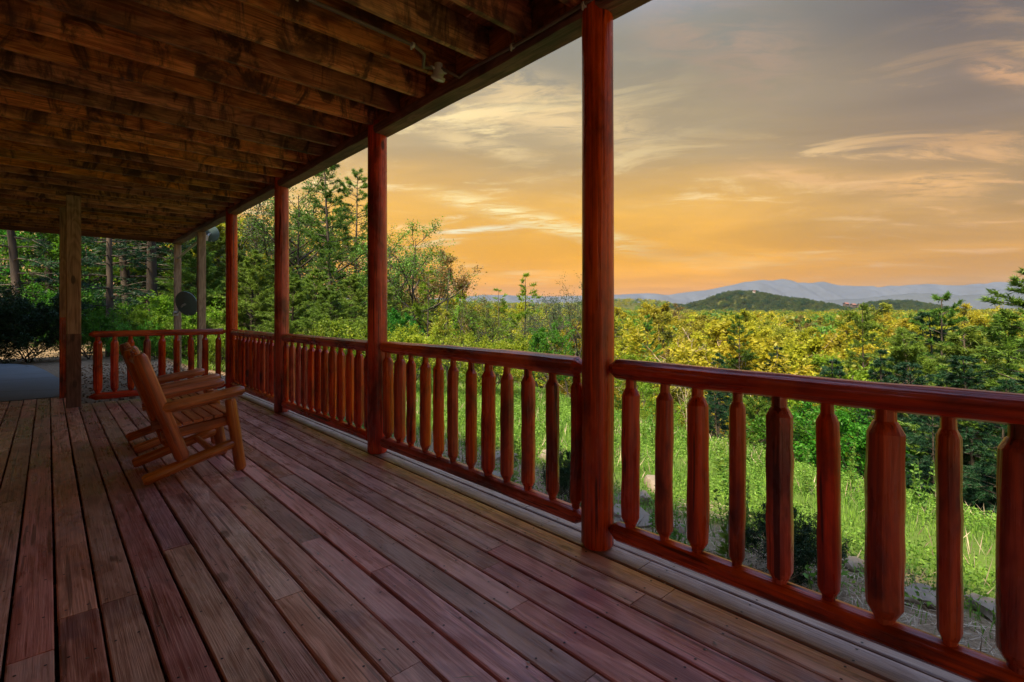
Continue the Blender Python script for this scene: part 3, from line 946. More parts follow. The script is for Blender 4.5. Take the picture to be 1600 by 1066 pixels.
# ------------------------------------------------------------------ log chairs
def make_chair(x, y, label):
    t = thing('log_chair', label, 'chair', (x, y, 0.0), 'log chairs facing the view')
    Wd = 0.60                               # near side at y = 0, far side at y = Wd
    P = lambda q: (x + q[0], y + q[1], q[2])
    sd = int(y * 100)
    for s in (0.0, Wd):
        log('runner', P((-0.02, s, 0.048)), P((0.60, s, 0.232)), 0.042, 0.040, M['chair'], t, tip=0.022, tip_r=0.75, seg=14, jit=0.02, n=5)
        yi = s + (0.055 if s == 0 else -0.055)
        log('back_post', P((0.235, s - 0.012 if s == 0 else s + 0.012, 0.165)), P((-0.045, s - 0.012 if s == 0 else s + 0.012, 1.0)), 0.052, 0.047, M['chair'], t, tip=0.03, tip_r=0.72, seg=16, jit=0.018, n=6)
        log('front_leg', P((0.645, s, 0.003)), P((0.565, s, 0.60)), 0.045, 0.043, M['chair'], t, tip=0.02, tip_r=0.78, seg=16, jit=0.018, n=6)
        log('armrest', P((0.085, s - 0.03 if s == 0 else s + 0.03, 0.580)), P((0.665, s - 0.03 if s == 0 else s + 0.03, 0.668)), 0.043, 0.041, M['chair'], t, tip=0.03, tip_r=0.62, seg=16, jit=0.018, n=6)
        board('seat_rail', P((0.10, yi, 0.352)), P((0.575, yi, 0.415)), 0.035, 0.075, M['chair'], t, side=(0, 0, 1))
    for k in range(6):
        u = 0.20 + k * 0.073
        z = 0.365 + (u - 0.1) * 0.133 + 0.046
        board('seat_slat', P((u, 0.035, z)), P((u, Wd - 0.035, z)), 0.064, 0.024, M['chair'], t, side=(0.13, 0, -1), nseg=2)
    for k in range(5):
        yy = 0.10 + k * 0.10
        board('back_slat', P((0.165, yy, 0.40)), P((-0.035 - (0.012 if k in (1, 2, 3) else 0), yy, 0.97 + (0.055 if k == 2 else 0.035 if k in (1, 3) else 0))), 0.085, 0.022, M['chair'], t, side=(1, 0, 0.37), nseg=2)
    log('back_rail', P((-0.015, -0.02, 0.925)), P((-0.015, Wd + 0.02, 0.925)), 0.034, 0.034, M['chair'], t, tip=0.03, seg=12, n=4)
    log('back_rail', P((0.155, 0.03, 0.43)), P((0.155, Wd - 0.03, 0.43)), 0.030, 0.030, M['chair'], t, tip=0.03, seg=12, n=4)
    log('front_rail', P((0.585, 0.0, 0.40)), P((0.585, Wd, 0.40)), 0.034, 0.034, M['chair'], t, tip=0.03, seg=12, n=4)
    log('stretcher', P((0.44, 0.0, 0.185)), P((0.44, Wd, 0.185)), 0.026, 0.026, M['chair'], t, tip=0.03, seg=10, n=3)
    return t


make_chair(0.54, 4.62, 'nearer amber log chair, facing the railing with sloping seat')
make_chair(0.60, 5.72, 'farther amber log chair, mostly hidden behind the nearer one')


# ------------------------------------------------------------------ satellite dishes
def dish(label, x, y, z, rad, dirv, arm_to, seed, dark=True):
    t = thing('satellite_dish', label, 'satellite dish', (x, y, z))
    nr, na = 8, 32
    v, f = [], []
    for side in (0, 1):
        for i in range(nr + 1):
            rr = rad * i / nr
            for k in range(na):
                a = k / na * 2 * math.pi
                v.append((rr * math.cos(a), rr * 1.08 * math.sin(a), -0.16 * rad * (1 - (i / nr) ** 2) - side * 0.012))
    m = (nr + 1) * na
    for side in (0, 1):
        for i in range(nr):
            for k in range(na):
                a, b = side * m + i * na + k, side * m + i * na + (k + 1) % na
                q = (a, a + na, b + na, b)
                f.append(q if side == 0 else q[::-1])
    for k in range(na):
        a, b = nr * na + k, nr * na + (k + 1) % na
        f.append((a, a + m, b + m, b))
    q = Vector(dirv).normalized().to_track_quat('Z', 'Y')
    obj('reflector', mesh_from('reflector', v, f, M['gunmetal'], True, 60), t, (0, 0, 0), q)
    tip = q @ Vector((0, -rad * 0.55, rad * 1.15))
    low = q @ Vector((0, -rad * 0.95, -0.03))
    v, f = tube_geom([low, (low + tip) / 2 + q @ Vector((0, -0.03, 0)), tip], 0.012)
    fa = obj('feed_arm', mesh_from('feed_arm', v, f, M['galv'], True), t)
    v, f = lathe([(0, 0.020), (0.015, 0.034), (0.06, 0.034), (0.075, 0.022), (0.12, 0.022)], 14)
    ob = obj('receiver', mesh_from('receiver', v, f, M['white'], True, 35), fa, tip, (-tip).to_track_quat('Z', 'Y'))
    back = q @ Vector((0, 0, -0.16 * rad - 0.012))
    end = Vector(arm_to) - Vector((x, y, z))
    v, f = tube_geom([back, back + q @ Vector((0, 0, -0.08)), end * 0.85 + Vector((0, 0, -0.03)), end], 0.022)
    ma = obj('mast', mesh_from('mast', v, f, M['galv'], True), t)
    v, f = board_geom(0.12, 0.11, 0.012, 0.002, nseg=1)
    obj('mount_plate', mesh_from('mount_plate', v, f, M['galv']), ma, end - Vector((0, 0, 0.06)))
    return t


dish('large dark satellite dish mounted between the two pale far posts', RX + 0.02, 13.2, 1.52, 0.265, (0.70, 0.62, 0.30), (RX - 0.03, 14.225, 1.30), 1)
dish('small dark satellite dish fixed high by the roof edge', RX + 0.30, 12.3, 3.02, 0.17, (0.5, 0.85, 0.35), (RX + 0.10, 11.83, 2.86), 2)
o = board('strut', (RX + 0.02, 14.22, 2.62), (RX + 0.10, 11.84, 2.90), 0.045, 0.03, M['galv'], None, nseg=1)
o.name = 'brace_bar'
tag(o, 'grey metal brace bar slanting between the two pale far posts', 'brace')

# ------------------------------------------------------------------ driveway slab
edge = [(-9, 10.52), (0.22, 10.52), (0.30, 11.4), (0.26, 12.6), (0.12, 13.9), (-0.05, 15.6), (-0.28, 17.2), (-0.6, 18.0), (-1.1, 18.5), (-2.5, 18.8), (-9, 19.0)]
v = [(x, y, 0.005) for x, y in edge] + [(x, y, -0.35) for x, y in edge]
n = len(edge)
f = [tuple(range(n))] + [(k, k + n, (k + 1) % n + n, (k + 1) % n) for k in range(n)]
mc, nt, out = new_mat('worn_concrete')
tc = nt.n('ShaderNodeTexCoord')
a_ = nt.noise(tc.outputs['Object'], 1.1, 6, 0.65)
b_ = nt.noise(tc.outputs['Object'], 70, 3, 0.6)
c_ = nt.mix(a_, (0.085, 0.105, 0.115), (0.20, 0.23, 0.24))
c_ = nt.mix(nt.math('MULTIPLY', b_, 0.35), c_, (0.07, 0.075, 0.08))
vo = nt.n('ShaderNodeTexVoronoi', feature='DISTANCE_TO_EDGE', ins={'Scale': 0.55})
link(nt, nt.mapping(tc.outputs['Object'], loc=(0.3, 0.7, 0)), vo.inputs['Vector'])
ck = nt.n('ShaderNodeMapRange', ins={0: nt.math('ADD', vo.outputs['Distance'], nt.math('MULTIPLY', nt.math('SUBTRACT', b_, 0.5), 0.02)), 1: 0.0, 2: 0.025, 3: 0.85, 4: 0}).outputs[0]
c_ = nt.mix(ck, c_, (0.07, 0.065, 0.06))
bs = nt.n('ShaderNodeBsdfPrincipled', ins={'Roughness': 0.75})
link(nt, c_, bs.inputs['Base Color'])
link(nt, bs.outputs[0], out.inputs[0])
tag(obj('driveway', mesh_from('driveway', v, f, mc)), 'grey concrete driveway slab beyond the left end of the deck', kind='structure')


# ------------------------------------------------------------------ rocks
def rock(label, x, y, sx, sy, sz, seed):
    import bmesh
    sx, sy, sz = sx * 0.62, sy * 0.62, sz * 0.58
    bm = bmesh.new()
    bmesh.ops.create_icosphere(bm, subdivisions=3, radius=1.0)
    for vv in bm.verts:
        p = vv.co.copy()
        n = mnoise.fractal(p * 0.9 + Vector((seed * 3.1, 0, 0)), 0.9, 2.0, 4) * 0.38
        c = mnoise.cell_vector(p * 1.3 + Vector((seed, 0, 0)))
        vv.co = p * (1 + n) + (c - Vector((0.5, 0.5, 0.5))) * 0.10
        vv.co.z = min(vv.co.z, 0.62 + 0.1 * mnoise.noise(p * 2))
        vv.co = Vector((vv.co.x * sx, vv.co.y * sy, vv.co.z * sz))
    me = bpy.data.meshes.new('rock')
    bm.to_mesh(me)
    bm.free()
    me.materials.append(M['rock'])
    me.polygons.foreach_set('use_smooth', [True] * len(me.polygons))
    me.set_sharp_from_angle(angle=math.radians(32))
    o = obj('rock', me, None, (x, y, gz(x, y) + sz * 0.18), rotz=seed * 1.3)
    tag(o, label, 'rock', 'pale rocks edging the lawn')


rock('broad flat pale rock beside the thickest near post', 4.15, 2.78, .42, .30, .20, 1)
rock('rounded pale rock in the grass just behind the flat slab', 4.75, 3.15, .30, .22, .20, 2)
rock('long low rock at the lawn edge behind the first balusters', 5.5, 3.25, .45, .25, .20, 3)
rock('small upright rock beside the flat slab', 4.25, 2.35, .14, .12, .15, 4)
rock('low rock half sunk in straw, left of the dark shrub', 4.75, 2.0, .25, .18, .14, 5)
rock('pale rock in the grass right of the dark shrub', 4.85, 1.10, .16, .14, .13, 6)
rock('flat tan rock in the straw behind the widest baluster', 4.60, 0.62, .26, .20, .14, 7)
rock('long tan rock at the right end of the straw bed', 4.75, 0.20, .36, .18, .15, 8)
rock('pale boulder seen between balusters of the middle section', 4.6, 5.2, .40, .3, .26, 9)
rock('small tan boulder behind the middle railing section', 5.4, 5.0, .30, .24, .22, 10)
rock('low grey rock in the grass behind the middle railing section', 3.9, 4.5, .28, .2, .16, 11)


# ------------------------------------------------------------------ foliage engine (numpy triangle soups)
def rand_dirs(n, g, flat=0.0):
    d = g.normal(size=(n, 3))
    d[:, 2] *= (1 - flat)
    return d / np.linalg.norm(d, axis=1, keepdims=True)


def leaf_quads(P, D, L, Wd, g, curl=0.0):
    """diamond leaves at P pointing along D; L, Wd arrays"""
    n = len(P)
    U = np.cross(D, rand_dirs(n, g))
    U /= np.linalg.norm(U, axis=1, keepdims=True) + 1e-9
    L = np.broadcast_to(L, (n,))[:, None]
    Wd = np.broadcast_to(Wd, (n,))[:, None]
    v0 = P
    v1 = P + D * L * 0.45 + U * Wd * 0.5
    v2 = P + D * L
    v3 = P + D * L * 0.45 - U * Wd * 0.5
    V = np.stack([v0, v1, v2, v3], 1).reshape(-1, 3)
    i = np.arange(n)[:, None] * 4
    F = np.concatenate([i + [0, 1, 2], i + [0, 2, 3]], 1).reshape(-1, 3)
    return V, F


def needle_tris(P, D, L, Wd, g):
    n = len(P)
    U = np.cross(D, rand_dirs(n, g))
    U /= np.linalg.norm(U, axis=1, keepdims=True) + 1e-9
    L = np.broadcast_to(L, (n,))[:, None]
    Wd = np.broadcast_to(Wd, (n,))[:, None]
    V = np.stack([P + U * Wd * 0.5, P - U * Wd * 0.5, P + D * L], 1).reshape(-1, 3)
    F = np.arange(n * 3).reshape(-1, 3)
    return V, F


class Limbs:
    """tapered limbs, three or more sided"""

    def __init__(s):
        s.V, s.F, s.n = [], [], 0

    def add(s, pts, r0, r1, seg=4):
        pts = np.asarray(pts, float)
        m = len(pts)
        d = np.gradient(pts, axis=0)
        d /= np.linalg.norm(d, axis=1, keepdims=True) + 1e-9
        ref = np.array([0.31, 0.87, 0.21]) if abs(d[0, 2]) > 0.6 else np.array([0, 0, 1.0])
        u = np.cross(d, ref)
        u /= np.linalg.norm(u, axis=1, keepdims=True) + 1e-9
        w_ = np.cross(d, u)
        rr = np.linspace(r0, r1, m)[:, None, None]
        a = np.arange(seg) / seg * 2 * np.pi
        ring = pts[:, None, :] + rr * (u[:, None, :] * np.cos(a)[None, :, None] + w_[:, None, :] * np.sin(a)[None, :, None])
        i = np.arange(m - 1)[:, None] * seg
        k = np.arange(seg)[None, :]
        k2 = (k + 1) % seg
        A, B = i + k + s.n, i + k2 + s.n
        s.F.append(np.concatenate([np.stack([A, B, B + seg], -1).reshape(-1, 3), np.stack([A, B + seg, A + seg], -1).reshape(-1, 3)]))
        s.V.append(ring.reshape(-1, 3))
        s.n += m * seg

    def mesh(s, name, mat):
        me = tri_mesh(name, np.concatenate(s.V), np.concatenate(s.F), mat)
        me.polygons.foreach_set('use_smooth', [True] * len(me.polygons))
        return me


def path(p, d, L, n, g, wander=0.15, droop=0.0):
    pts = [np.array(p, float)]
    d = np.array(d, float)
    d /= np.linalg.norm(d)
    for _ in range(n):
        d = d + g.normal(size=3) * wander + np.array([0, 0, droop])
        d /= np.linalg.norm(d)
        pts.append(pts[-1] + d * L / n)
    return np.array(pts)


def cat_soup(parts):
    V, F, n = [], [], 0
    for v, f in parts:
        V.append(v)
        F.append(f + n)
        n += len(v)
    return np.concatenate(V), np.concatenate(F)


def conifer(seed, R=0.24, low=0.12, whorls=26, per=5, droop=-0.05, clumps=1.0, nl=0.020, nw=0.0034, leafmat='pine', bark='bark', open_=0.0, tuft=9, flat=0.6, up=0.25):
    """unit-height conifer: (trunk mesh, crown mesh)"""
    g = np.random.default_rng(seed)
    Lb = Limbs()
    tr = path((0, 0, -0.03), (0, 0, 1), 1.02, 14, g, 0.012)
    tr[:, 2] = np.linspace(-0.03, 0.99, len(tr))
    Lb.add(tr, 0.0135, 0.0015, 7)
    P, D = [], []
    for wv in range(whorls):
        t = low + (0.985 - low) * (wv + g.uniform(-.3, .3)) / (whorls - 1)
        t = min(max(t, low), 0.985)
        c = np.array([np.interp(t, tr[:, 2], tr[:, 0]), np.interp(t, tr[:, 2], tr[:, 1]), t])
        env = R * (1 - (t - low) / (1 - low)) ** 0.75 * (0.55 + 0.45 * min(1, (t - low) * 6 + 0.3)) + 0.012
        for b in range(per):
            if g.random() < open_:
                continue
            a = g.uniform(0, 6.283)
            L = env * g.uniform(0.6, 1.15)
            bp = path(c, (math.cos(a), math.sin(a), up * g.uniform(0.2, 1.4) * (0.4 + t)), L, 5, g, 0.09, droop)
            Lb.add(bp, 0.0009 + 0.0034 * (L / R) * 0.6, 0.0005, 3)
            ns = max(3, int(11 * clumps * L / R + 3))
            for q in range(ns):
                s = g.uniform(0.22, 1.0) ** 0.8
                k = s * 5
                i = min(4, int(k))
                p = bp[i] + (bp[i + 1] - bp[i]) * (k - i)
                dirb = bp[i + 1] - bp[i]
                dirb /= np.linalg.norm(dirb)
                side = np.cross(dirb, [0, 0, 1])
                sd_ = dirb * 0.8 + side * g.choice([-1, 1]) * g.uniform(0.3, 1.1) + np.array([0, 0, g.uniform(-.25, .30)])
                sd_ /= np.linalg.norm(sd_)
                sl = L * g.uniform(0.12, 0.30) * (1.25 - s) + 0.008
                tw = np.linspace(0.1, 1, tuft)[:, None]
                pp = p + sd_ * sl * tw
                P.append(pp)
                D.append(sd_ + g.normal(size=(tuft, 3)) * flat)
    P = np.concatenate(P)
    D = np.concatenate(D)
    P = P + g.normal(size=P.shape) * 0.002
    D /= np.linalg.norm(D, axis=1, keepdims=True)
    V, F = needle_tris(P, D, g.uniform(0.7, 1.3, len(P)) * nl, g.uniform(0.7, 1.4, len(P)) * nw, g)
    return Lb.mesh('trunk', M[bark]), tri_mesh('crown', V, F, M[leafmat])


def broadleaf(seed, width=0.36, low=0.22, limbs=9, subs=6, twigs=5, per=7, ls=0.018, leafmat='fresh', bark='bark', trunks=1, spread=0.2, up=0.75, sparse=0.0, trunk_r=0.013, flat=0.35, lw=0.55):
    g = np.random.default_rng(seed)
    Lb = Limbs()
    P, D = [], []
    for tno in range(trunks):
        lean = (0, 0, 1) if trunks == 1 else (math.cos(tno * 6.28 / trunks + 0.5) * spread, math.sin(tno * 6.28 / trunks + .5) * spread, 1)
        H = g.uniform(0.72, 0.92) if trunks > 1 else 0.92
        tr = path((0, 0, -0.03), lean, H, 9, g, 0.045)
        Lb.add(tr, trunk_r * (1 if trunks == 1 else 0.7), 0.0022, 6)
        for li in range(limbs):
            t = low + (0.97 - low) * (li + g.uniform(0, 0.8)) / limbs
            k = min(t / 0.97, 0.999) * 9
            i = int(k)
            c = tr[i] + (tr[i + 1] - tr[i]) * (k - i)
            a = li * 2.4 + g.uniform(-.5, .5)
            env = width * (0.45 + 0.75 * math.sin(min(1, (t - low) / (1 - low) * 1.05 + 0.22) * math.pi))
            L = env * g.uniform(0.7, 1.1)
            lp = path(c, (math.cos(a), math.sin(a), up * g.uniform(0.5, 1.4)), L, 6, g, 0.13, 0.02)
            Lb.add(lp, 0.0065 * (L / width) * (1.2 - 0.6 * t), 0.0013, 4)
            for si in range(subs):
                s = g.uniform(0.25, 1.0)
                k2 = min(s * 6, 5.99)
                i2 = int(k2)
                p = lp[i2] + (lp[i2 + 1] - lp[i2]) * (k2 - i2)
                dd = (lp[i2 + 1] - lp[i2])
                dd /= np.linalg.norm(dd)
                dd = dd + g.normal(size=3) * 0.65 + np.array([0, 0, 0.15])
                sp = path(p, dd, L * g.uniform(0.25, 0.5), 4, g, 0.16)
                Lb.add(sp, 0.0018, 0.0005, 3)
                for ti in range(twigs):
                    if g.random() < sparse:
                        continue
                    s3 = g.uniform(0.2, 1.0) * 4
                    i3 = min(3, int(s3))
                    p3 = sp[i3] + (sp[i3 + 1] - sp[i3]) * (s3 - i3)
                    d3 = (sp[i3 + 1] - sp[i3])
                    d3 = d3 / np.linalg.norm(d3) + g.normal(size=3) * 0.7
                    d3 /= np.linalg.norm(d3)
                    tl_ = L * g.uniform(0.08, 0.22)
                    pp = p3 + d3 * tl_ * np.linspace(0.15, 1, per)[:, None] + g.normal(size=(per, 3)) * 0.010
                    P.append(pp)
                    dl = d3 + g.normal(size=(per, 3)) * 0.9
                    dl[:, 2] -= 0.25
                    D.append(dl)
    P = np.concatenate(P)
    D = np.concatenate(D)
    D[:, 2] *= (1 - flat)
    D /= np.linalg.norm(D, axis=1, keepdims=True) + 1e-9
    sz = g.uniform(0.6, 1.35, len(P)) * ls
    V, F = leaf_quads(P, D, sz, sz * lw, g)
    return Lb.mesh('trunk', M[bark]), tri_mesh('crown', V, F, M[leafmat])


TEMPL = {
    'pine_a': lambda: conifer(1, 0.27, 0.30, 24, 5, 0.015, 1.4, 0.012, 0.0022, 'pine', open_=0.2, tuft=34, flat=0.75, up=0.35),
    'pine_b': lambda: conifer(2, 0.24, 0.22, 26, 5, 0.01, 1.4, 0.012, 0.0022, 'pine', open_=0.2, tuft=34, flat=0.75, up=0.35),
    'pine_c': lambda: conifer(9, 0.30, 0.10, 24, 6, 0.01, 1.6, 0.012, 0.0026, 'pine', open_=0.1, tuft=32, flat=0.7, up=0.35),
    'hemlock_a': lambda: conifer(3, 0.24, 0.06, 30, 6, -0.05, 1.6, 0.014, 0.0030, 'hemlock', tuft=22, flat=0.5),
    'hemlock_b': lambda: conifer(4, 0.30, 0.04, 28, 7, -0.06, 1.8, 0.014, 0.0030, 'hemlock', tuft=24, flat=0.5),
    'hemlock_green': lambda: conifer(5, 0.34, 0.03, 46, 4, 0.02, 1.7, 0.017, 0.0028, 'softpine', tuft=26, flat=1.1, up=0.9),
    'old_hemlock': lambda: conifer(6, 0.20, 0.14, 24, 4, -0.03, 0.9, 0.013, 0.0026, 'hemlock', open_=0.25, tuft=18, flat=0.6, up=0.1),
    'fresh_a': lambda: broadleaf(11, 0.36, 0.2, 11, 8, 7, 13, 0.020, 'fresh'),
    'fresh_b': lambda: broadleaf(12, 0.42, 0.12, 10, 7, 7, 11, 0.018, 'fresh', trunks=2),
    'vivid_a': lambda: broadleaf(13, 0.42, 0.12, 10, 7, 7, 11, 0.020, 'vivid', trunks=2),
    'gold_a': lambda: broadleaf(14, 0.38, 0.2, 11, 8, 7, 13, 0.0215, 'gold', 'pale_bark'),
    'gold_b': lambda: broadleaf(15, 0.33, 0.25, 11, 8, 7, 13, 0.0205, 'gold', 'bark'),
    'gold_c': lambda: broadleaf(25, 0.40, 0.15, 10, 8, 7, 13, 0.0215, 'gold', 'pale_bark', trunks=2, spread=0.15),
    'olive_a': lambda: broadleaf(16, 0.38, 0.2, 11, 8, 7, 13, 0.0205, 'olive'),
    'brown_a': lambda: broadleaf(17, 0.36, 0.25, 10, 8, 7, 11, 0.016, 'brown', 'pale_bark'),
    'open_a': lambda: broadleaf(18, 0.40, 0.28, 10, 8, 7, 10, 0.010, 'grey_leaf', 'bark', trunks=2, spread=0.16, sparse=0.25),
    'open_b': lambda: broadleaf(19, 0.34, 0.25, 11, 8, 7, 9, 0.010, 'pine', 'bark', trunks=3, spread=0.22, sparse=0.2),
    'bare_a': lambda: broadleaf(20, 0.34, 0.25, 12, 8, 5, 2, 0.010, 'gold', 'pale_bark', sparse=0.55, up=1.2, trunk_r=0.016),
    'sapling_a': lambda: broadleaf(21, 0.40, 0.10, 9, 5, 4, 6, 0.022, 'fresh', 'bark', sparse=0.2, trunk_r=0.008, up=0.6),
    'sapling_b': lambda: conifer(22, 0.40, 0.05, 12, 4, 0.02, 0.8, 0.030, 0.0075, 'fresh', open_=0.15, tuft=9, flat=0.8, up=0.6),
    'bush_a': lambda: broadleaf(23, 0.60, 0.05, 8, 8, 7, 8, 0.030, 'fresh', 'bark', trunks=4, spread=0.5, trunk_r=0.010),
    'bush_b': lambda: broadleaf(24, 0.60, 0.05, 8, 8, 7, 8, 0.034, 'vivid', 'bark', trunks=4, spread=0.5, trunk_r=0.010),
    'bush_gold': lambda: broadleaf(26, 0.60, 0.05, 8, 8, 7, 9, 0.026, 'lime', 'bark', trunks=4, spread=0.5, trunk_r=0.010),
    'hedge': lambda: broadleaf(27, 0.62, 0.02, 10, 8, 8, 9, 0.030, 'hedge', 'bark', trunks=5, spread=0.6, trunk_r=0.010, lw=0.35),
}
CACHE = {}
NAMES = {'pine': 'pine_tree', 'hemlock': 'hemlock_tree', 'old': 'hemlock_tree', 'fresh': 'broadleaf_tree', 'vivid': 'broadleaf_tree', 'gold': 'broadleaf_tree', 'olive': 'broadleaf_tree',
         'brown': 'broadleaf_tree', 'open': 'broadleaf_tree', 'bare': 'bare_tree', 'sapling': 'sapling', 'bush': 'bush', 'hedge': 'evergreen_bush'}


def meshes(kind):
    if kind not in CACHE:
        CACHE[kind] = TEMPL[kind]()
    return CACHE[kind]


def plant(kind, x, y, h, label, cat, group=None, wide=1.0, rot=None, sink=0.0, lean=0.0):
    tm, cm_ = meshes(kind)
    t = bpy.data.objects.new(NAMES[kind.split('_')[0]], None)
    COL.objects.link(t)
    t.location = (x, y, gz(x, y) - sink)
    t.rotation_euler = (lean * random.uniform(-1, 1), lean * random.uniform(-1, 1), random.uniform(0, 6.28) if rot is None else rot)
    t.scale = (h * wide, h * wide, h)
    tag(t, label, cat, group)
    obj('trunk', tm, t)
    obj('crown', cm_, t)
    return t


def by_pixel(kind, px, depth, ytop, label, cat='tree', group=None, wide=1.0, rot=None, lean=0.0):
    x, y = spot(px, depth)
    h = height_at(ytop, depth) - gz(x, y)
    return plant(kind, x, y, max(h, 0.4), label, cat, group, wide, rot, lean=lean)


# --- left: behind the driveway and the back railing
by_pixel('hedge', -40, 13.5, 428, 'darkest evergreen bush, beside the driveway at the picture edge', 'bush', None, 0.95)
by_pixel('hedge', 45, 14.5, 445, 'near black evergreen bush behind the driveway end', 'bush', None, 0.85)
by_pixel('bush_b', 105, 17.5, 440, 'deep green leafy bush between driveway and knotty post', 'bush', None, 0.8)
by_pixel('old_hemlock', 172, 16.5, 110, 'bare lower trunk of a tall hemlock seen over the back railing', 'tree', None, 1.0, 0.4)
by_pixel('old_hemlock', 32, 21, 60, 'thin tall hemlock behind the evergreen bush on the far left', 'tree', None, 1.1, 1.9)
by_pixel('old_hemlock', 78, 24, 120, 'leaning hemlock between the far left one and the knotty post', 'tree', None, 1.1, 2.9, 0.05)
by_pixel('old_hemlock', 204, 21.5, 80, 'dark hemlock trunk just right of the pale bare trunk', 'tree', None, 1.3, 2.2)
by_pixel('old_hemlock', 238, 20, 90, 'thick dark hemlock trunk left of the roof corner post', 'tree', None, 1.5, 3.3)
by_pixel('hemlock_a', 222, 23, 330, 'dark bushy hemlock behind the back railing', 'tree')
by_pixel('fresh_b', 150, 24, 300, 'leafy green tree filling the gap behind the bare trunk', 'tree')
by_pixel('fresh_a', 265, 25, 250, 'bright leafy tree rising above the far roof corner', 'tree')
by_pixel('vivid_a', 20, 27, 300, 'green leafy tree behind the far left hemlocks', 'tree')
by_pixel('bush_b', 185, 17.8, 462, 'low leafy bush behind the left of the back railing', 'bush')
by_pixel('bush_a', 290, 18.0, 452, 'low yellow green bush behind the satellite dish', 'bush')
by_pixel('hemlock_green', 305, 19.5, 372, 'broad soft green conifer behind the satellite dish', 'tree', None, 1.4)
by_pixel('gold_a', 352, 25, 318, 'yellow green tree showing right of the high small dish', 'tree', None, 0.9)
by_pixel('hemlock_green', 392, 19.0, 395, 'broad soft conifer between the third and fourth log posts', 'tree', None, 1.5)
by_pixel('open_a', 405, 27, 262, 'tall thin grey leaved tree just left of the third log post', 'tree')
by_pixel('open_b', 462, 26, 235, 'tall grey leaved tree just right of the third log post', 'tree')
by_pixel('bush_a', 345, 15.0, 500, 'green bush just behind the back corner post', 'bush', None, 0.8)
by_pixel('pine_b', 520, 23, 226, 'tallest pine with vivid green top, between two log posts', 'tree', None, 0.95, 0.6)
by_pixel('pine_a', 556, 26, 268, 'second tall pine leaning over beside the tallest one', 'tree', None, 0.9, 2.0)
by_pixel('hemlock_green', 455, 17.5, 436, 'bushy conifer behind the railing right of the third log post', 'tree', None, 1.8)
by_pixel('hemlock_green', 520, 16.5, 448, 'light green bushy conifer below the tallest pine', 'tree', None, 1.8)
by_pixel('bush_gold', 478, 14.2, 508, 'yellow green bush touching the rail below the bushy conifers', 'bush', None, 0.9)
by_pixel('bush_a', 556, 14.4, 488, 'green bush just left of the second log post', 'bush', None, 0.9)
by_pixel('open_b', 632, 23, 316, 'dark many stemmed tree right of the second log post', 'tree', None, 1.0, 1.1)
by_pixel('brown_a', 690, 26, 398, 'rusty budding tree leaning towards the sunset', 'tree', None, 1.1)
by_pixel('sapling_b', 668, 20, 424, 'slim young conifer below the rusty tree', 'tree')
by_pixel('vivid_a', 612, 16.5, 468, 'bright green bushy tree right beside the second log post', 'tree', None, 0.9)
by_pixel('bush_gold', 640, 14.0, 498, 'golden bush over the rail beside the second log post', 'bush')
by_pixel('sapling_a', 715, 19, 462, 'leafy sapling below the brightest patch of sky', 'tree')
by_pixel('open_b', 752, 21, 446, 'spindly dark sapling under the sunset glow', 'tree', None, 1.2)
by_pixel('sapling_b', 818, 18.5, 428, 'young pine with a pointed tip against the glow', 'tree', None, 1.0)
by_pixel('open_a', 890, 18, 410, 'tall spindly sapling just left of the nearest log post', 'tree', None, 0.8)
by_pixel('vivid_a', 860, 15.5, 498, 'dense bright green tree left of the nearest log post', 'tree', None, 1.0)
by_pixel('bush_gold', 770, 15.0, 512, 'golden green bush over the middle of the railing', 'bush')
by_pixel('olive_a', 700, 17.0, 488, 'olive leafy tree above the middle railing section', 'tree')
by_pixel('gold_c', 905, 21.0, 478, 'golden tree directly behind the nearest log post', 'tree')
for k, (kd, px, d, yt, wd, lab) in enumerate((
        ('hemlock_green', 320, 23, 338, 1.5, 'tall soft conifer standing behind the broad one near the dish'),
        ('hemlock_green', 365, 21, 392, 1.7, 'soft conifer directly behind the corner log post'),
        ('hemlock_green', 430, 22, 398, 1.7, 'soft conifer half hidden by the third log post'),
        ('hemlock_green', 492, 20, 424, 1.7, 'rounded soft conifer below the grey leaved trees'),
        ('hemlock_green', 548, 20, 430, 1.6, 'soft conifer tucked in at the left of the second log post'),
        ('hemlock_green', 598, 18.5, 442, 1.6, 'soft conifer behind the second log post'),
        ('bush_b', 138, 15.5, 482, 0.9, 'leafy bush right behind the knotty post'),
        ('bush_b', 208, 15.0, 500, 0.9, 'low leafy bush behind the middle of the back railing'),
        ('bush_a', 245, 16.2, 476, 0.9, 'fresh green bush below the thick dark trunk'),
        ('hemlock_b', 60, 26, 250, 1.0, 'dark hemlock filling the gap behind the far left bushes'),
        ('vivid_a', 125, 27, 300, 1.0, 'green tree behind the pair of square posts on the deck'),
        ('hemlock_b', 185, 29, 240, 1.0, 'dark hemlock far behind the bare trunk'),
        ('fresh_b', 240, 30, 280, 1.1, 'light green tree far behind the thick dark trunk'),
        ('hemlock_b', 290, 31, 300, 1.0, 'dark hemlock far behind the satellite dish'),
        ('fresh_b', 375, 32, 330, 1.2, 'pale green tree far behind the corner log post'),
        ('open_b', 430, 33, 300, 1.2, 'hazy tall tree far behind the third log post'),
        ('open_b', 500, 30, 300, 1.1, 'lacy tall tree behind the tallest pine'),
        ('open_a', 590, 29, 335, 1.2, 'lacy tree behind the second log post'),
        ('open_b', 660, 27, 372, 1.3, 'dark lacy tree behind the rusty budding one'),
        ('fresh_b', 725, 28, 470, 1.2, 'low light green tree below the sunset glow'),
        ('sapling_b', 780, 24, 452, 1.0, 'second young pine left of the pointed one'),
        ('open_a', 845, 24, 448, 1.2, 'spindly tree right of the young pines'))):
    by_pixel(kd, px, d, yt, lab, 'tree', None, wd)
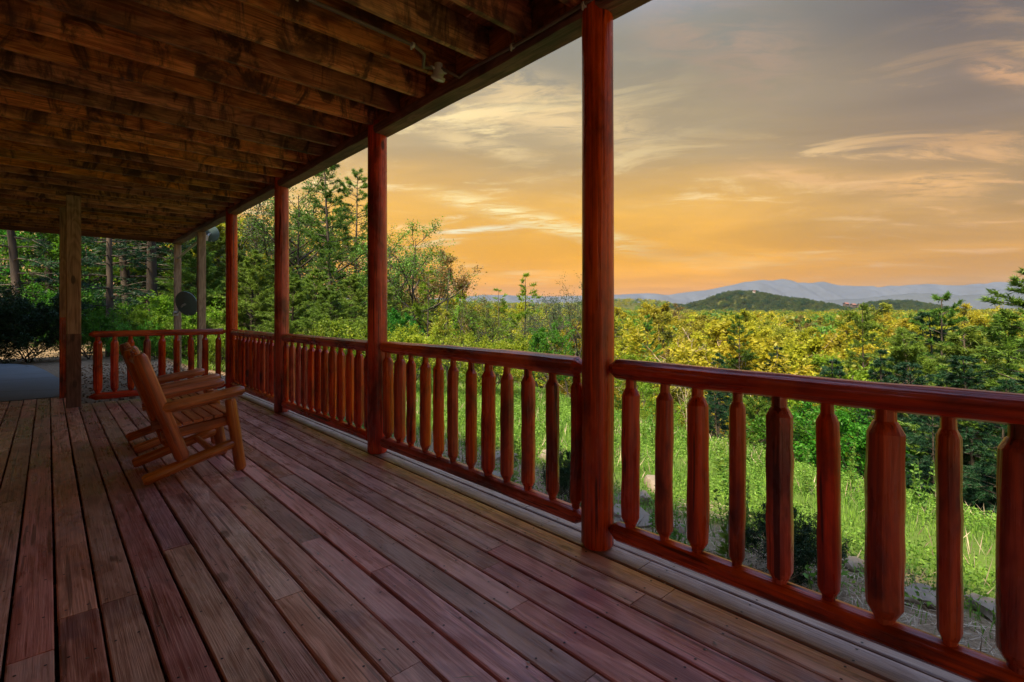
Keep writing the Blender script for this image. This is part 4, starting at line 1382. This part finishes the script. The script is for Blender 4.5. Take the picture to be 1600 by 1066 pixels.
# --- right: slope below the lawn
by_pixel('bare_a', 1082, 40, 500, 'pale bare branched tree standing in the golden wood', 'tree', None, 0.9, 0.3)
by_pixel('pine_c', 1152, 36, 494, 'golden lit pine with a dark trunk above the near railing', 'tree', None, 0.75)
by_pixel('hemlock_a', 1120, 30, 552, 'small dark spruce in front of the golden lit pine', 'tree')
by_pixel('hemlock_a', 1208, 33, 540, 'narrow dark spruce right of the golden lit pine', 'tree', None, 0.8)
by_pixel('gold_b', 1275, 44, 515, 'golden tree rising over the middle of the near railing', 'tree')
by_pixel('pine_c', 1352, 34, 478, 'tall golden green pine above the near railing, left of dark conifers', 'tree', None, 0.7)
by_pixel('fresh_a', 1292, 27, 545, 'bright green leafy tree just above the near railing', 'tree')
by_pixel('pine_c', 1480, 24, 462, 'dark pointed pine standing over the right part of the railing', 'tree', None, 0.9)
by_pixel('hemlock_b', 1475, 25.5, 486, 'dense dark spruce directly behind the pointed pine', 'tree', None, 1.0)
by_pixel('gold_c', 1535, 30, 466, 'rounded golden tree between dark conifers at the right', 'tree')
by_pixel('gold_b', 1440, 34, 470, 'pale golden tree left of the dark pointed pine', 'tree', None, 0.7)
by_pixel('pine_c', 1618, 15.5, 424, 'dark pine reaching in at the right picture edge', 'tree', None, 1.35, 4.0)
by_pixel('hemlock_b', 1440, 19, 566, 'broad dark conifer below the rail, left of the widest baluster', 'tree', None, 1.1)
by_pixel('hemlock_b', 1530, 15.5, 556, 'largest dark conifer filling the lower right below the rail', 'tree', None, 1.15)
by_pixel('hemlock_b', 1640, 14.0, 560, 'dark conifer at the lower right picture edge', 'tree', None, 1.2)
by_pixel('hemlock_b', 1560, 13.0, 590, 'dark conifer close below the lawn edge at the right', 'tree', None, 0.9)
by_pixel('hemlock_b', 1462, 14.5, 612, 'dark conifer close below the lawn edge, right of the widest baluster', 'tree', None, 0.8)
by_pixel('hemlock_a', 1385, 22, 545, 'dark conifer behind the widest baluster', 'tree', None, 0.9)
by_pixel('hemlock_green', 1575, 21, 500, 'soft blue green pine right of the dark pointed pine', 'tree', None, 1.3)
by_pixel('hemlock_green', 1425, 23, 520, 'soft pine left of the dark pointed one, just over the rail', 'tree', None, 1.2)
by_pixel('hemlock_green', 1520, 18.5, 520, 'shaggy soft pine just over the rail below the dark pointed one', 'tree', None, 1.3)
by_pixel('hemlock_b', 1490, 17.0, 585, 'dark conifer below the rail between the two widest right balusters', 'tree', None, 1.1)
by_pixel('hemlock_a', 1300, 26, 560, 'dark conifer behind the lush green trees', 'tree', None, 1.2)
by_pixel('vivid_a', 1262, 21, 600, 'bright green leafy tree under the near railing', 'tree')
by_pixel('vivid_a', 1330, 19.5, 612, 'lush green tree between the two widest balusters', 'tree', None, 1.0)
by_pixel('hemlock_green', 1185, 24, 590, 'green conifer below the near railing above the shrub', 'tree')
by_pixel('hemlock_a', 1125, 25, 598, 'dark conifer below the left part of the near railing', 'tree', None, 1.1)
by_pixel('fresh_b', 1020, 24, 585, 'light green tree right of the nearest log post', 'tree')
by_pixel('fresh_a', 985, 28, 548, 'yellow green tree touching the nearest log post', 'tree')
by_pixel('bare_a', 1075, 26, 560, 'thin pale tree rising behind the third near baluster', 'tree', None, 0.6)
by_pixel('olive_a', 1060, 30, 560, 'olive tree behind the first near balusters', 'tree')
by_pixel('fresh_b', 940, 22, 560, 'light green tree behind the nearest log post', 'tree')
by_pixel('bush_a', 1000, 18.0, 630, 'green bush on the lawn edge by the first baluster', 'bush', None, 0.8)

# --- the wood below: individual trees as far as they can be told apart
MID = [('gold_a', 'golden leafed tree in the sunlit wood below the porch', 'golden trees in the wood'), ('gold_b', None, None), ('gold_c', None, None),
       ('olive_a', 'olive leafed tree in the sunlit wood below the porch', 'olive trees in the wood'), ('fresh_a', 'fresh green tree in the sunlit wood below the porch', 'green trees in the wood'),
       ('fresh_b', None, None), ('pine_c', 'pine standing among golden trees in the wood below', 'pines in the wood'), ('brown_a', 'brown budding tree in the sunlit wood below the porch', 'brown trees in the wood'),
       ('hemlock_a', 'dark spruce among golden trees in the wood below', 'spruces in the wood')]
LAB = {'gold': MID[0][1:], 'olive': MID[3][1:], 'fresh': MID[4][1:], 'pine': MID[6][1:], 'brown': MID[7][1:], 'hemlock': MID[8][1:]}
r = random.Random(77)
kinds = ['gold_a'] * 7 + ['gold_b'] * 7 + ['gold_c'] * 7 + ['olive_a'] * 5 + ['fresh_a'] * 3 + ['fresh_b'] * 2 + ['pine_c'] * 2 + ['brown_a'] * 2 + ['hemlock_a'] * 1
placed = []
n_mid = 0
tries = 0
while n_mid < 250 and tries < 6000:
    tries += 1
    dep = 34 + 150 * r.random() ** 1.25
    px = r.uniform(560, 1720)
    x, y = spot(px, dep)
    if any((x - a) ** 2 + (y - b) ** 2 < (2.6 + dep * 0.022) ** 2 for a, b in placed):
        continue
    placed.append((x, y))
    kd = r.choice(kinds)
    base = gz(x, y)
    top = -2.2 + 2.0 * min(1, (dep - 34) / 100) + r.gauss(0, 1.9)
    h = max(6.0, top - base)
    lab, grp = LAB[kd.split('_')[0]]
    plant(kd, x, y, h, lab, 'tree', grp, r.uniform(0.95, 1.4) * (0.75 if kd.startswith(('pine', 'hemlock')) else 1.0), r.uniform(0, 6.28))
    n_mid += 1

# --- beyond that, one wooded mass
far_col = bpy.data.collections.new('far_tree_kinds')
FARM = [('gold', 31), ('olive', 32), ('fresh', 33), ('gold', 34), ('pine', 35), ('olive', 36), ('gold', 37)]


def far_crown(seed, mat):
    g = np.random.default_rng(seed)
    lobes = 9
    P, D = [], []
    for _ in range(lobes):
        c = np.array([g.normal() * 0.20, g.normal() * 0.20, g.uniform(0.35, 0.82)])
        n = 60
        d = rand_dirs(n, g)
        P.append(c + d * g.uniform(0.10, 0.2) * np.array([1, 1, 0.85]))
        D.append(d + rand_dirs(n, g) * 0.9)
    P, D = np.concatenate(P), np.concatenate(D)
    D /= np.linalg.norm(D, axis=1, keepdims=True)
    V, F = leaf_quads(P, D, g.uniform(0.05, 0.10, len(P)), 0.065, g)
    return tri_mesh('far_crown', V, F, M[mat])


for mname, sdn in FARM:
    o = bpy.data.objects.new('far_crown', far_crown(sdn, mname))
    far_col.objects.link(o)


def scatter_far(fname, col_in, label, which, sd_):
    g = np.random.default_rng(sd_)
    pts, scl = [], []

    def put(px, dep, h0, h1):
        for a, b in zip(px, dep):
            x, y = spot(a, b)
            if which == 'valley' and 900 < b < 1480 and 1050 < a < 1500 and gz(x, y) > -4:
                continue
            pts.append((x, y, gz(x, y) - 1.0))
            scl.append(g.uniform(h0, h1))
    if which == 'hill':
        n = 4600
        put(g.uniform(1040, 1500, n), g.uniform(930, 1420, n), 8, 14)
    n = 2400 if which == 'valley' else 0
    dep = 120 + 380 * g.random(n) ** 0.9
    put(g.uniform(520, 1740, n), dep, 10.5, 16)
    n = 5200 if which == 'valley' else 0
    dep = 420 + 1300 * g.random(n) ** 1.0
    put(g.uniform(540, 1720, n), dep, 10, 16)
    me = bpy.data.meshes.new(fname)
    me.from_pydata(pts, [], [])
    at = me.attributes.new('tree_size', 'FLOAT', 'POINT')
    at.data.foreach_set('value', np.array(scl, dtype=np.float32))
    o = obj(fname, me)
    ng = bpy.data.node_groups.new('far_forest_scatter', 'GeometryNodeTree')
    ng.interface.new_socket('Geometry', in_out='INPUT', socket_type='NodeSocketGeometry')
    ng.interface.new_socket('Geometry', in_out='OUTPUT', socket_type='NodeSocketGeometry')
    q = NT(ng)
    gi = q.n('NodeGroupInput')
    go = q.n('NodeGroupOutput')
    ci = q.n('GeometryNodeCollectionInfo', transform_space='ORIGINAL')
    ci.inputs['Collection'].default_value = col_in
    ci.inputs['Separate Children'].default_value = True
    ci.inputs['Reset Children'].default_value = True
    rv = q.n('FunctionNodeRandomValue', data_type='FLOAT_VECTOR')
    rv.inputs[0].default_value = (0, 0, 0)
    rv.inputs[1].default_value = (0, 0, 6.283)
    na = q.n('GeometryNodeInputNamedAttribute', data_type='FLOAT')
    na.inputs['Name'].default_value = 'tree_size'
    ip = q.n('GeometryNodeInstanceOnPoints')
    ip.inputs['Pick Instance'].default_value = True
    L = ng.links.new
    L(gi.outputs[0], ip.inputs['Points'])
    L(ci.outputs[0], ip.inputs['Instance'])
    L(rv.outputs[0], ip.inputs['Rotation'])
    L(na.outputs[0], ip.inputs['Scale'])
    L(ip.outputs[0], go.inputs[0])
    md = o.modifiers.new('scatter', 'NODES')
    md.node_group = ng
    tag(o, label, 'forest', kind='stuff')


hill_col = bpy.data.collections.new('hill_tree_kinds')
for mname, sdn in (('hemlock', 41), ('hill', 42), ('hill', 43), ('hill', 44)):
    hill_col.objects.link(bpy.data.objects.new('far_crown', far_crown(sdn, mname)))
scatter_far('far_forest', far_col, 'golden green wood spreading over the valley to the distant hills', 'valley', 91)
scatter_far('hill_forest', hill_col, 'dark green wood covering the two far hills', 'hill', 92)


# --- small buildings far off on the hills
def house(label, px, dep, w_, d_, h_, wall, lift=0.0):
    x, y = spot(px, dep)
    t = thing('hillside_house', label, 'house', (x, y, gz(x, y) + lift), None, -YAW + 0.2)
    v = [(-w_ / 2, -d_ / 2, 0), (w_ / 2, -d_ / 2, 0), (w_ / 2, d_ / 2, 0), (-w_ / 2, d_ / 2, 0)]
    v += [(a, b, h_) for a, b, _ in v]
    v += [(-w_ / 2, 0, h_ * 1.45), (w_ / 2, 0, h_ * 1.45)]
    obj('wall', mesh_from('wall', v, [(0, 1, 5, 4), (1, 2, 6, 9, 5), (2, 3, 7, 6), (3, 0, 4, 8, 7)], wall), t)
    e = 0.8
    rv = [(-w_ / 2 - e, -d_ / 2 - e, h_ - .3), (w_ / 2 + e, -d_ / 2 - e, h_ - .3), (w_ / 2 + e, 0, h_ * 1.47), (-w_ / 2 - e, 0, h_ * 1.47), (w_ / 2 + e, d_ / 2 + e, h_ - .3), (-w_ / 2 - e, d_ / 2 + e, h_ - .3)]
    rv += [(a, b, c + 0.35) for a, b, c in rv]
    obj('roof', mesh_from('roof', rv, [(6, 7, 8, 9), (9, 8, 10, 11), (0, 3, 2, 1), (3, 5, 4, 2), (0, 1, 7, 6), (5, 11, 10, 4)], M['roof']), t)
    for k in range(3):
        wx = -w_ / 2 + (k + 0.5) * w_ / 3
        bv, bf = board_geom(h_ * 0.45, w_ / 6, 0.2, 0.02, nseg=1)
        obj('window', mesh_from('window', bv, bf, M['window']), t, (wx, -d_ / 2, h_ * 0.3))


house('white house on the crest of the wooded hill', 1178, 1120, 4.5, 4, 3.5, M['house_white'], 8.0)
for k, (px, lab) in enumerate(((1322, 'leftmost of the russet buildings between the two wooded hills'), (1333, 'middle one of the russet buildings between the two wooded hills'), (1344, 'right one of the russet buildings below the second wooded hill'))):
    house(lab, px, 1150 + 12 * k, 9, 8, 6, M['house_red'], 10 + 1.5 * k)


# ------------------------------------------------------------------ lawn: grass, weeds, shrub, straw
def lawn_points(n, g, x0, x1, y0, y1, power=1.0):
    X = x0 + (x1 - x0) * g.random(n) ** power
    Y = g.uniform(y0, y1, n)
    return X, Y


def in_view(X, Y, m=0.06):
    u = X * _rt.x + Y * _rt.y
    d = X * _hf.x + Y * _hf.y
    return (d > 0.5) & (u / np.maximum(d, .1) < 1.10 + m) & (u / np.maximum(d, .1) > -0.75)


def vnoise(X, Y, s, seed):
    return np.array([mnoise.noise(Vector((x * s, y * s, seed))) for x, y in zip(X, Y)])


def make_grass():
    g = np.random.default_rng(55)
    Vs, Fs, n0 = [], [], 0
    for (n, x0, x1, y0, y1, h0, h1, wd) in ((70000, 2.7, 13.0, -3.0, 9.0, 0.04, 0.12, 0.007), (60000, 3, 22, 6.0, 26.0, 0.08, 0.20, 0.014), (4000, 6.0, 17, -2, 20, 0.14, 0.28, 0.010)):
        X, Y = lawn_points(n, g, x0, x1, y0, y1)
        ok = in_view(X, Y) & (X - (7.3 + 0.4 * Y) < 3.5)
        X, Y = X[ok], Y[ok]
        dn = vnoise(X, Y, 0.9, 4.2) + 0.35 * vnoise(X, Y, 2.7, 1.2)
        # thin out over the straw and dirt bed at the foot of the deck
        bed = np.clip((5.1 - X + 0.9 * dn) / 1.2, 0, 1) * (Y < 8)
        back = ((Y > 9.0) & (Y < 16.5) & (X < 4.5))
        ok = (g.random(len(X)) > bed * 0.86) & (~back)
        X, Y, dn = X[ok], Y[ok], dn[ok]
        m = len(X)
        Z = ground_z(X, Y)
        h = g.uniform(h0, h1, m) * (1 + 0.6 * dn)
        a = g.uniform(0, 6.283, m)
        lean = g.uniform(0.1, 0.6, m)
        U = np.stack([np.cos(a), np.sin(a), np.zeros(m)], 1)
        Lh = np.stack([-np.sin(a), np.cos(a), np.zeros(m)], 1)
        base = np.stack([X, Y, Z - 0.01], 1)
        w_ = wd * g.uniform(0.7, 1.4, m)[:, None]
        mid = base + Lh * (h * lean * 0.35)[:, None] + np.array([0, 0, 1.0]) * (h * 0.6)[:, None]
        tip = base + Lh * (h * lean)[:, None] + np.array([0, 0, 1.0]) * (h * (1 - 0.25 * lean))[:, None]
        V = np.stack([base - U * w_ * .5, base + U * w_ * .5, mid + U * w_ * .4, mid - U * w_ * .4, tip], 1).reshape(-1, 3)
        i = np.arange(m)[:, None] * 5
        F = np.concatenate([i + [0, 1, 2], i + [0, 2, 3], i + [3, 2, 4]], 1).reshape(-1, 3)
        Vs.append(V)
        Fs.append(F + n0)
        n0 += len(V)
    # small round leaves of clover and seedlings among the blades
    for (n, x0, x1, y0, y1, sz) in ((130000, 2.9, 13, -3, 9, 0.030), (70000, 3, 22, 6, 26, 0.05)):
        X, Y = lawn_points(n, g, x0, x1, y0, y1)
        dn = vnoise(X, Y, 0.7, 9.1)
        ok = in_view(X, Y) & (X - (7.3 + 0.4 * Y) < 2.5) & (dn > -0.15) & ~((Y > 9.0) & (Y < 16.5) & (X < 4.5)) & (g.random(n) > np.clip((5.0 - X) / 1.2, 0, 1) * (Y < 8) * 0.8)
        X, Y, dn = X[ok], Y[ok], dn[ok]
        m = len(X)
        P = np.stack([X, Y, ground_z(X, Y) + g.uniform(0.01, 0.13, m) * (1 + dn)], 1)
        V, F = leaf_quads(P, rand_dirs(m, g, 0.5), g.uniform(0.6, 1.5, m) * sz, sz * 0.7, g)
        Vs.append(V)
        Fs.append(F + n0)
        n0 += len(V)
    me = tri_mesh('grass', np.concatenate(Vs), np.concatenate(Fs), M['grass'])
    tag(obj('grass', me), 'tall meadow grass covering the sloping lawn beyond the railing', 'grass', kind='stuff')


make_grass()

# last year's dry stems standing in the lawn
g = np.random.default_rng(303)
X, Y = lawn_points(9000, g, 3.4, 16, -2.5, 20)
ok = in_view(X, Y) & (X - (7.3 + 0.4 * Y) < 2.5) & ~((Y > 9.0) & (Y < 16.5) & (X < 4.5)) & (vnoise(X, Y, 0.6, 2.2) > 0.0)
X, Y = X[ok], Y[ok]
D = g.normal(size=(len(X), 3)) * 0.45
D[:, 2] = 1
D /= np.linalg.norm(D, axis=1, keepdims=True)
V, F = leaf_quads(np.stack([X, Y, ground_z(X, Y)], 1), D, g.uniform(0.10, 0.30, len(X)), 0.010, g)
tag(obj('dry_grass', tri_mesh('dry_grass', V, F, M['straw'])), 'dry pale stems standing among the green lawn grass', 'grass', kind='stuff')


def weed_mesh(seed, h=1.0):
    g = np.random.default_rng(seed)
    Lb = Limbs()
    P, D = [], []
    for s in range(3):
        st = path((g.normal() * .03, g.normal() * .03, 0), (g.normal() * .12, g.normal() * .12, 1), g.uniform(0.7, 1.0), 7, g, 0.05)
        Lb.add(st, 0.008, 0.003, 3)
        for k in range(34):
            t = g.random() ** 1.3 * 7
            i = min(6, int(t))
            p = st[i] + (st[i + 1] - st[i]) * (t - i)
            d = g.normal(size=3)
            d[2] = abs(d[2]) * 0.5 + 0.1
            P.append(p)
            D.append(d / np.linalg.norm(d))
    P, D = np.array(P), np.array(D)
    V, F = leaf_quads(P, D, g.uniform(0.08, 0.2, len(P)) * (1.15 - P[:, 2].clip(0, 1)), 0.045, g)
    V2, F2 = np.concatenate(Lb.V), np.concatenate(Lb.F)
    V, F = cat_soup([(V2, F2), (V, F)])
    return tri_mesh('weed', V, F, M['weed'])


wm_ = [weed_mesh(61), weed_mesh(62), weed_mesh(63)]
r = random.Random(12)
cnt = 0
while cnt < 90:
    px = r.uniform(960, 1640)
    x = r.uniform(3.2, 12)
    y = r.uniform(-1.5, 9)
    if not in_view(np.array([x]), np.array([y]))[0] or x - (7.3 + 0.4 * y) > 1.0:
        continue
    edge_ = x - (7.3 + 0.4 * y)
    if edge_ < -2.5 and r.random() < 0.55:
        continue
    o = obj('weed_stalk', r.choice(wm_), None, (x, y, gz(x, y) - 0.02), rotz=r.uniform(0, 6.28))
    s = r.uniform(0.32, 0.62)
    o.scale = (s, s, s * 1.1)
    tag(o, 'tall leafy weed stalk standing out of the lawn grass', 'weed', 'weed stalks in the lawn')
    cnt += 1

# low broad-leaved weeds by the deck foot
for k, (x, y) in enumerate(((3.75, 2.1), (3.9, 2.4), (3.5, 1.75), (4.3, 3.2), (4.6, 5.9), (5.2, 4.1))):
    o = obj('leafy_weed', wm_[k % 3], None, (x, y, gz(x, y) - 0.02), rotz=k)
    o.scale = (0.55, 0.55, 0.34)
    tag(o, 'low spreading green weed growing by the rocks near the deck', 'weed', 'low weeds by the deck')

plant('hedge', 4.05, 1.34, 0.58, 'small dark evergreen shrub on the lawn behind the near railing', 'shrub', None, 0.85)
plant('hedge', 3.95, 3.4, 0.60, 'rusty little shrub at the left foot of the nearest log post', 'shrub', None, 0.7)

# straw mulch
g = np.random.default_rng(8)
n = 16000
X = g.uniform(2.75, 5.6, n)
Y = g.uniform(-1.5, 6.5, n)
dn = np.array([mnoise.noise(Vector((x * 0.8, y * 0.8, 7.7))) for x, y in zip(X, Y)])
ok = dn > -0.06 + np.clip(X - 4.6, 0, 2) * 0.5
X, Y = X[ok], Y[ok]
m = len(X)
a = g.uniform(0, 6.283, m)
D = np.stack([np.cos(a), np.sin(a), g.normal(size=m) * 0.22], 1)
P = np.stack([X, Y, ground_z(X, Y) + g.uniform(0.0, 0.05, m)], 1)
V, F = leaf_quads(P - D * 0.08, D, g.uniform(0.08, 0.22, m), 0.006, g)
tag(obj('straw_mulch', tri_mesh('straw_mulch', V, F, M['straw'])), 'pale straw mulch lying between the deck and the lawn', 'straw', kind='stuff')
# leaf litter on the bare ground behind the back railing
n = 5000
X = g.uniform(0.3, 4.6, n)
Y = 9.55 + 8.5 * g.random(n)
a = g.uniform(0, 6.283, n)
D = np.stack([np.cos(a), np.sin(a), g.normal(size=n) * 0.25], 1)
ok = ~((X < 0.4) & (Y > 10.4))
P = np.stack([X, Y, ground_z(X, Y) + g.uniform(0.005, 0.03, n)], 1)[ok]
V, F = leaf_quads(P, D[ok], g.uniform(0.03, 0.07, len(P)), 0.03, g)
tag(obj('leaf_litter', tri_mesh('leaf_litter', V, F, M['debris'])), 'brown fallen leaves on the bare ground behind the back railing', 'leaf litter', kind='stuff')

# ------------------------------------------------------------------ evening haze
HAZE = 0.00006
hv = [(x, y, z) for z in (-40, 330) for (x, y) in ((-5800, -5800), (7600, -5800), (7600, 6200), (-5800, 6200))]
hf_ = [(0, 3, 2, 1), (4, 5, 6, 7), (0, 1, 5, 4), (1, 2, 6, 5), (2, 3, 7, 6), (3, 0, 4, 7)]
mh, nt, out = new_mat('evening_haze')
pvn = nt.n('ShaderNodeVolumePrincipled')
pvn.inputs['Color'].default_value = (0.55, 0.72, 1.0, 1)
pvn.inputs['Density'].default_value = HAZE
pvn.inputs['Anisotropy'].default_value = 0.5
pvn.inputs['Density Attribute'].default_value = ''
pvn.inputs['Color Attribute'].default_value = ''
pvn.inputs['Temperature Attribute'].default_value = ''
link(nt, pvn.outputs[0], out.inputs['Volume'])
hz = obj('haze', mesh_from('haze', hv, hf_, mh))
tag(hz, 'thin evening haze lying over the valley and mountains', 'haze', kind='stuff')
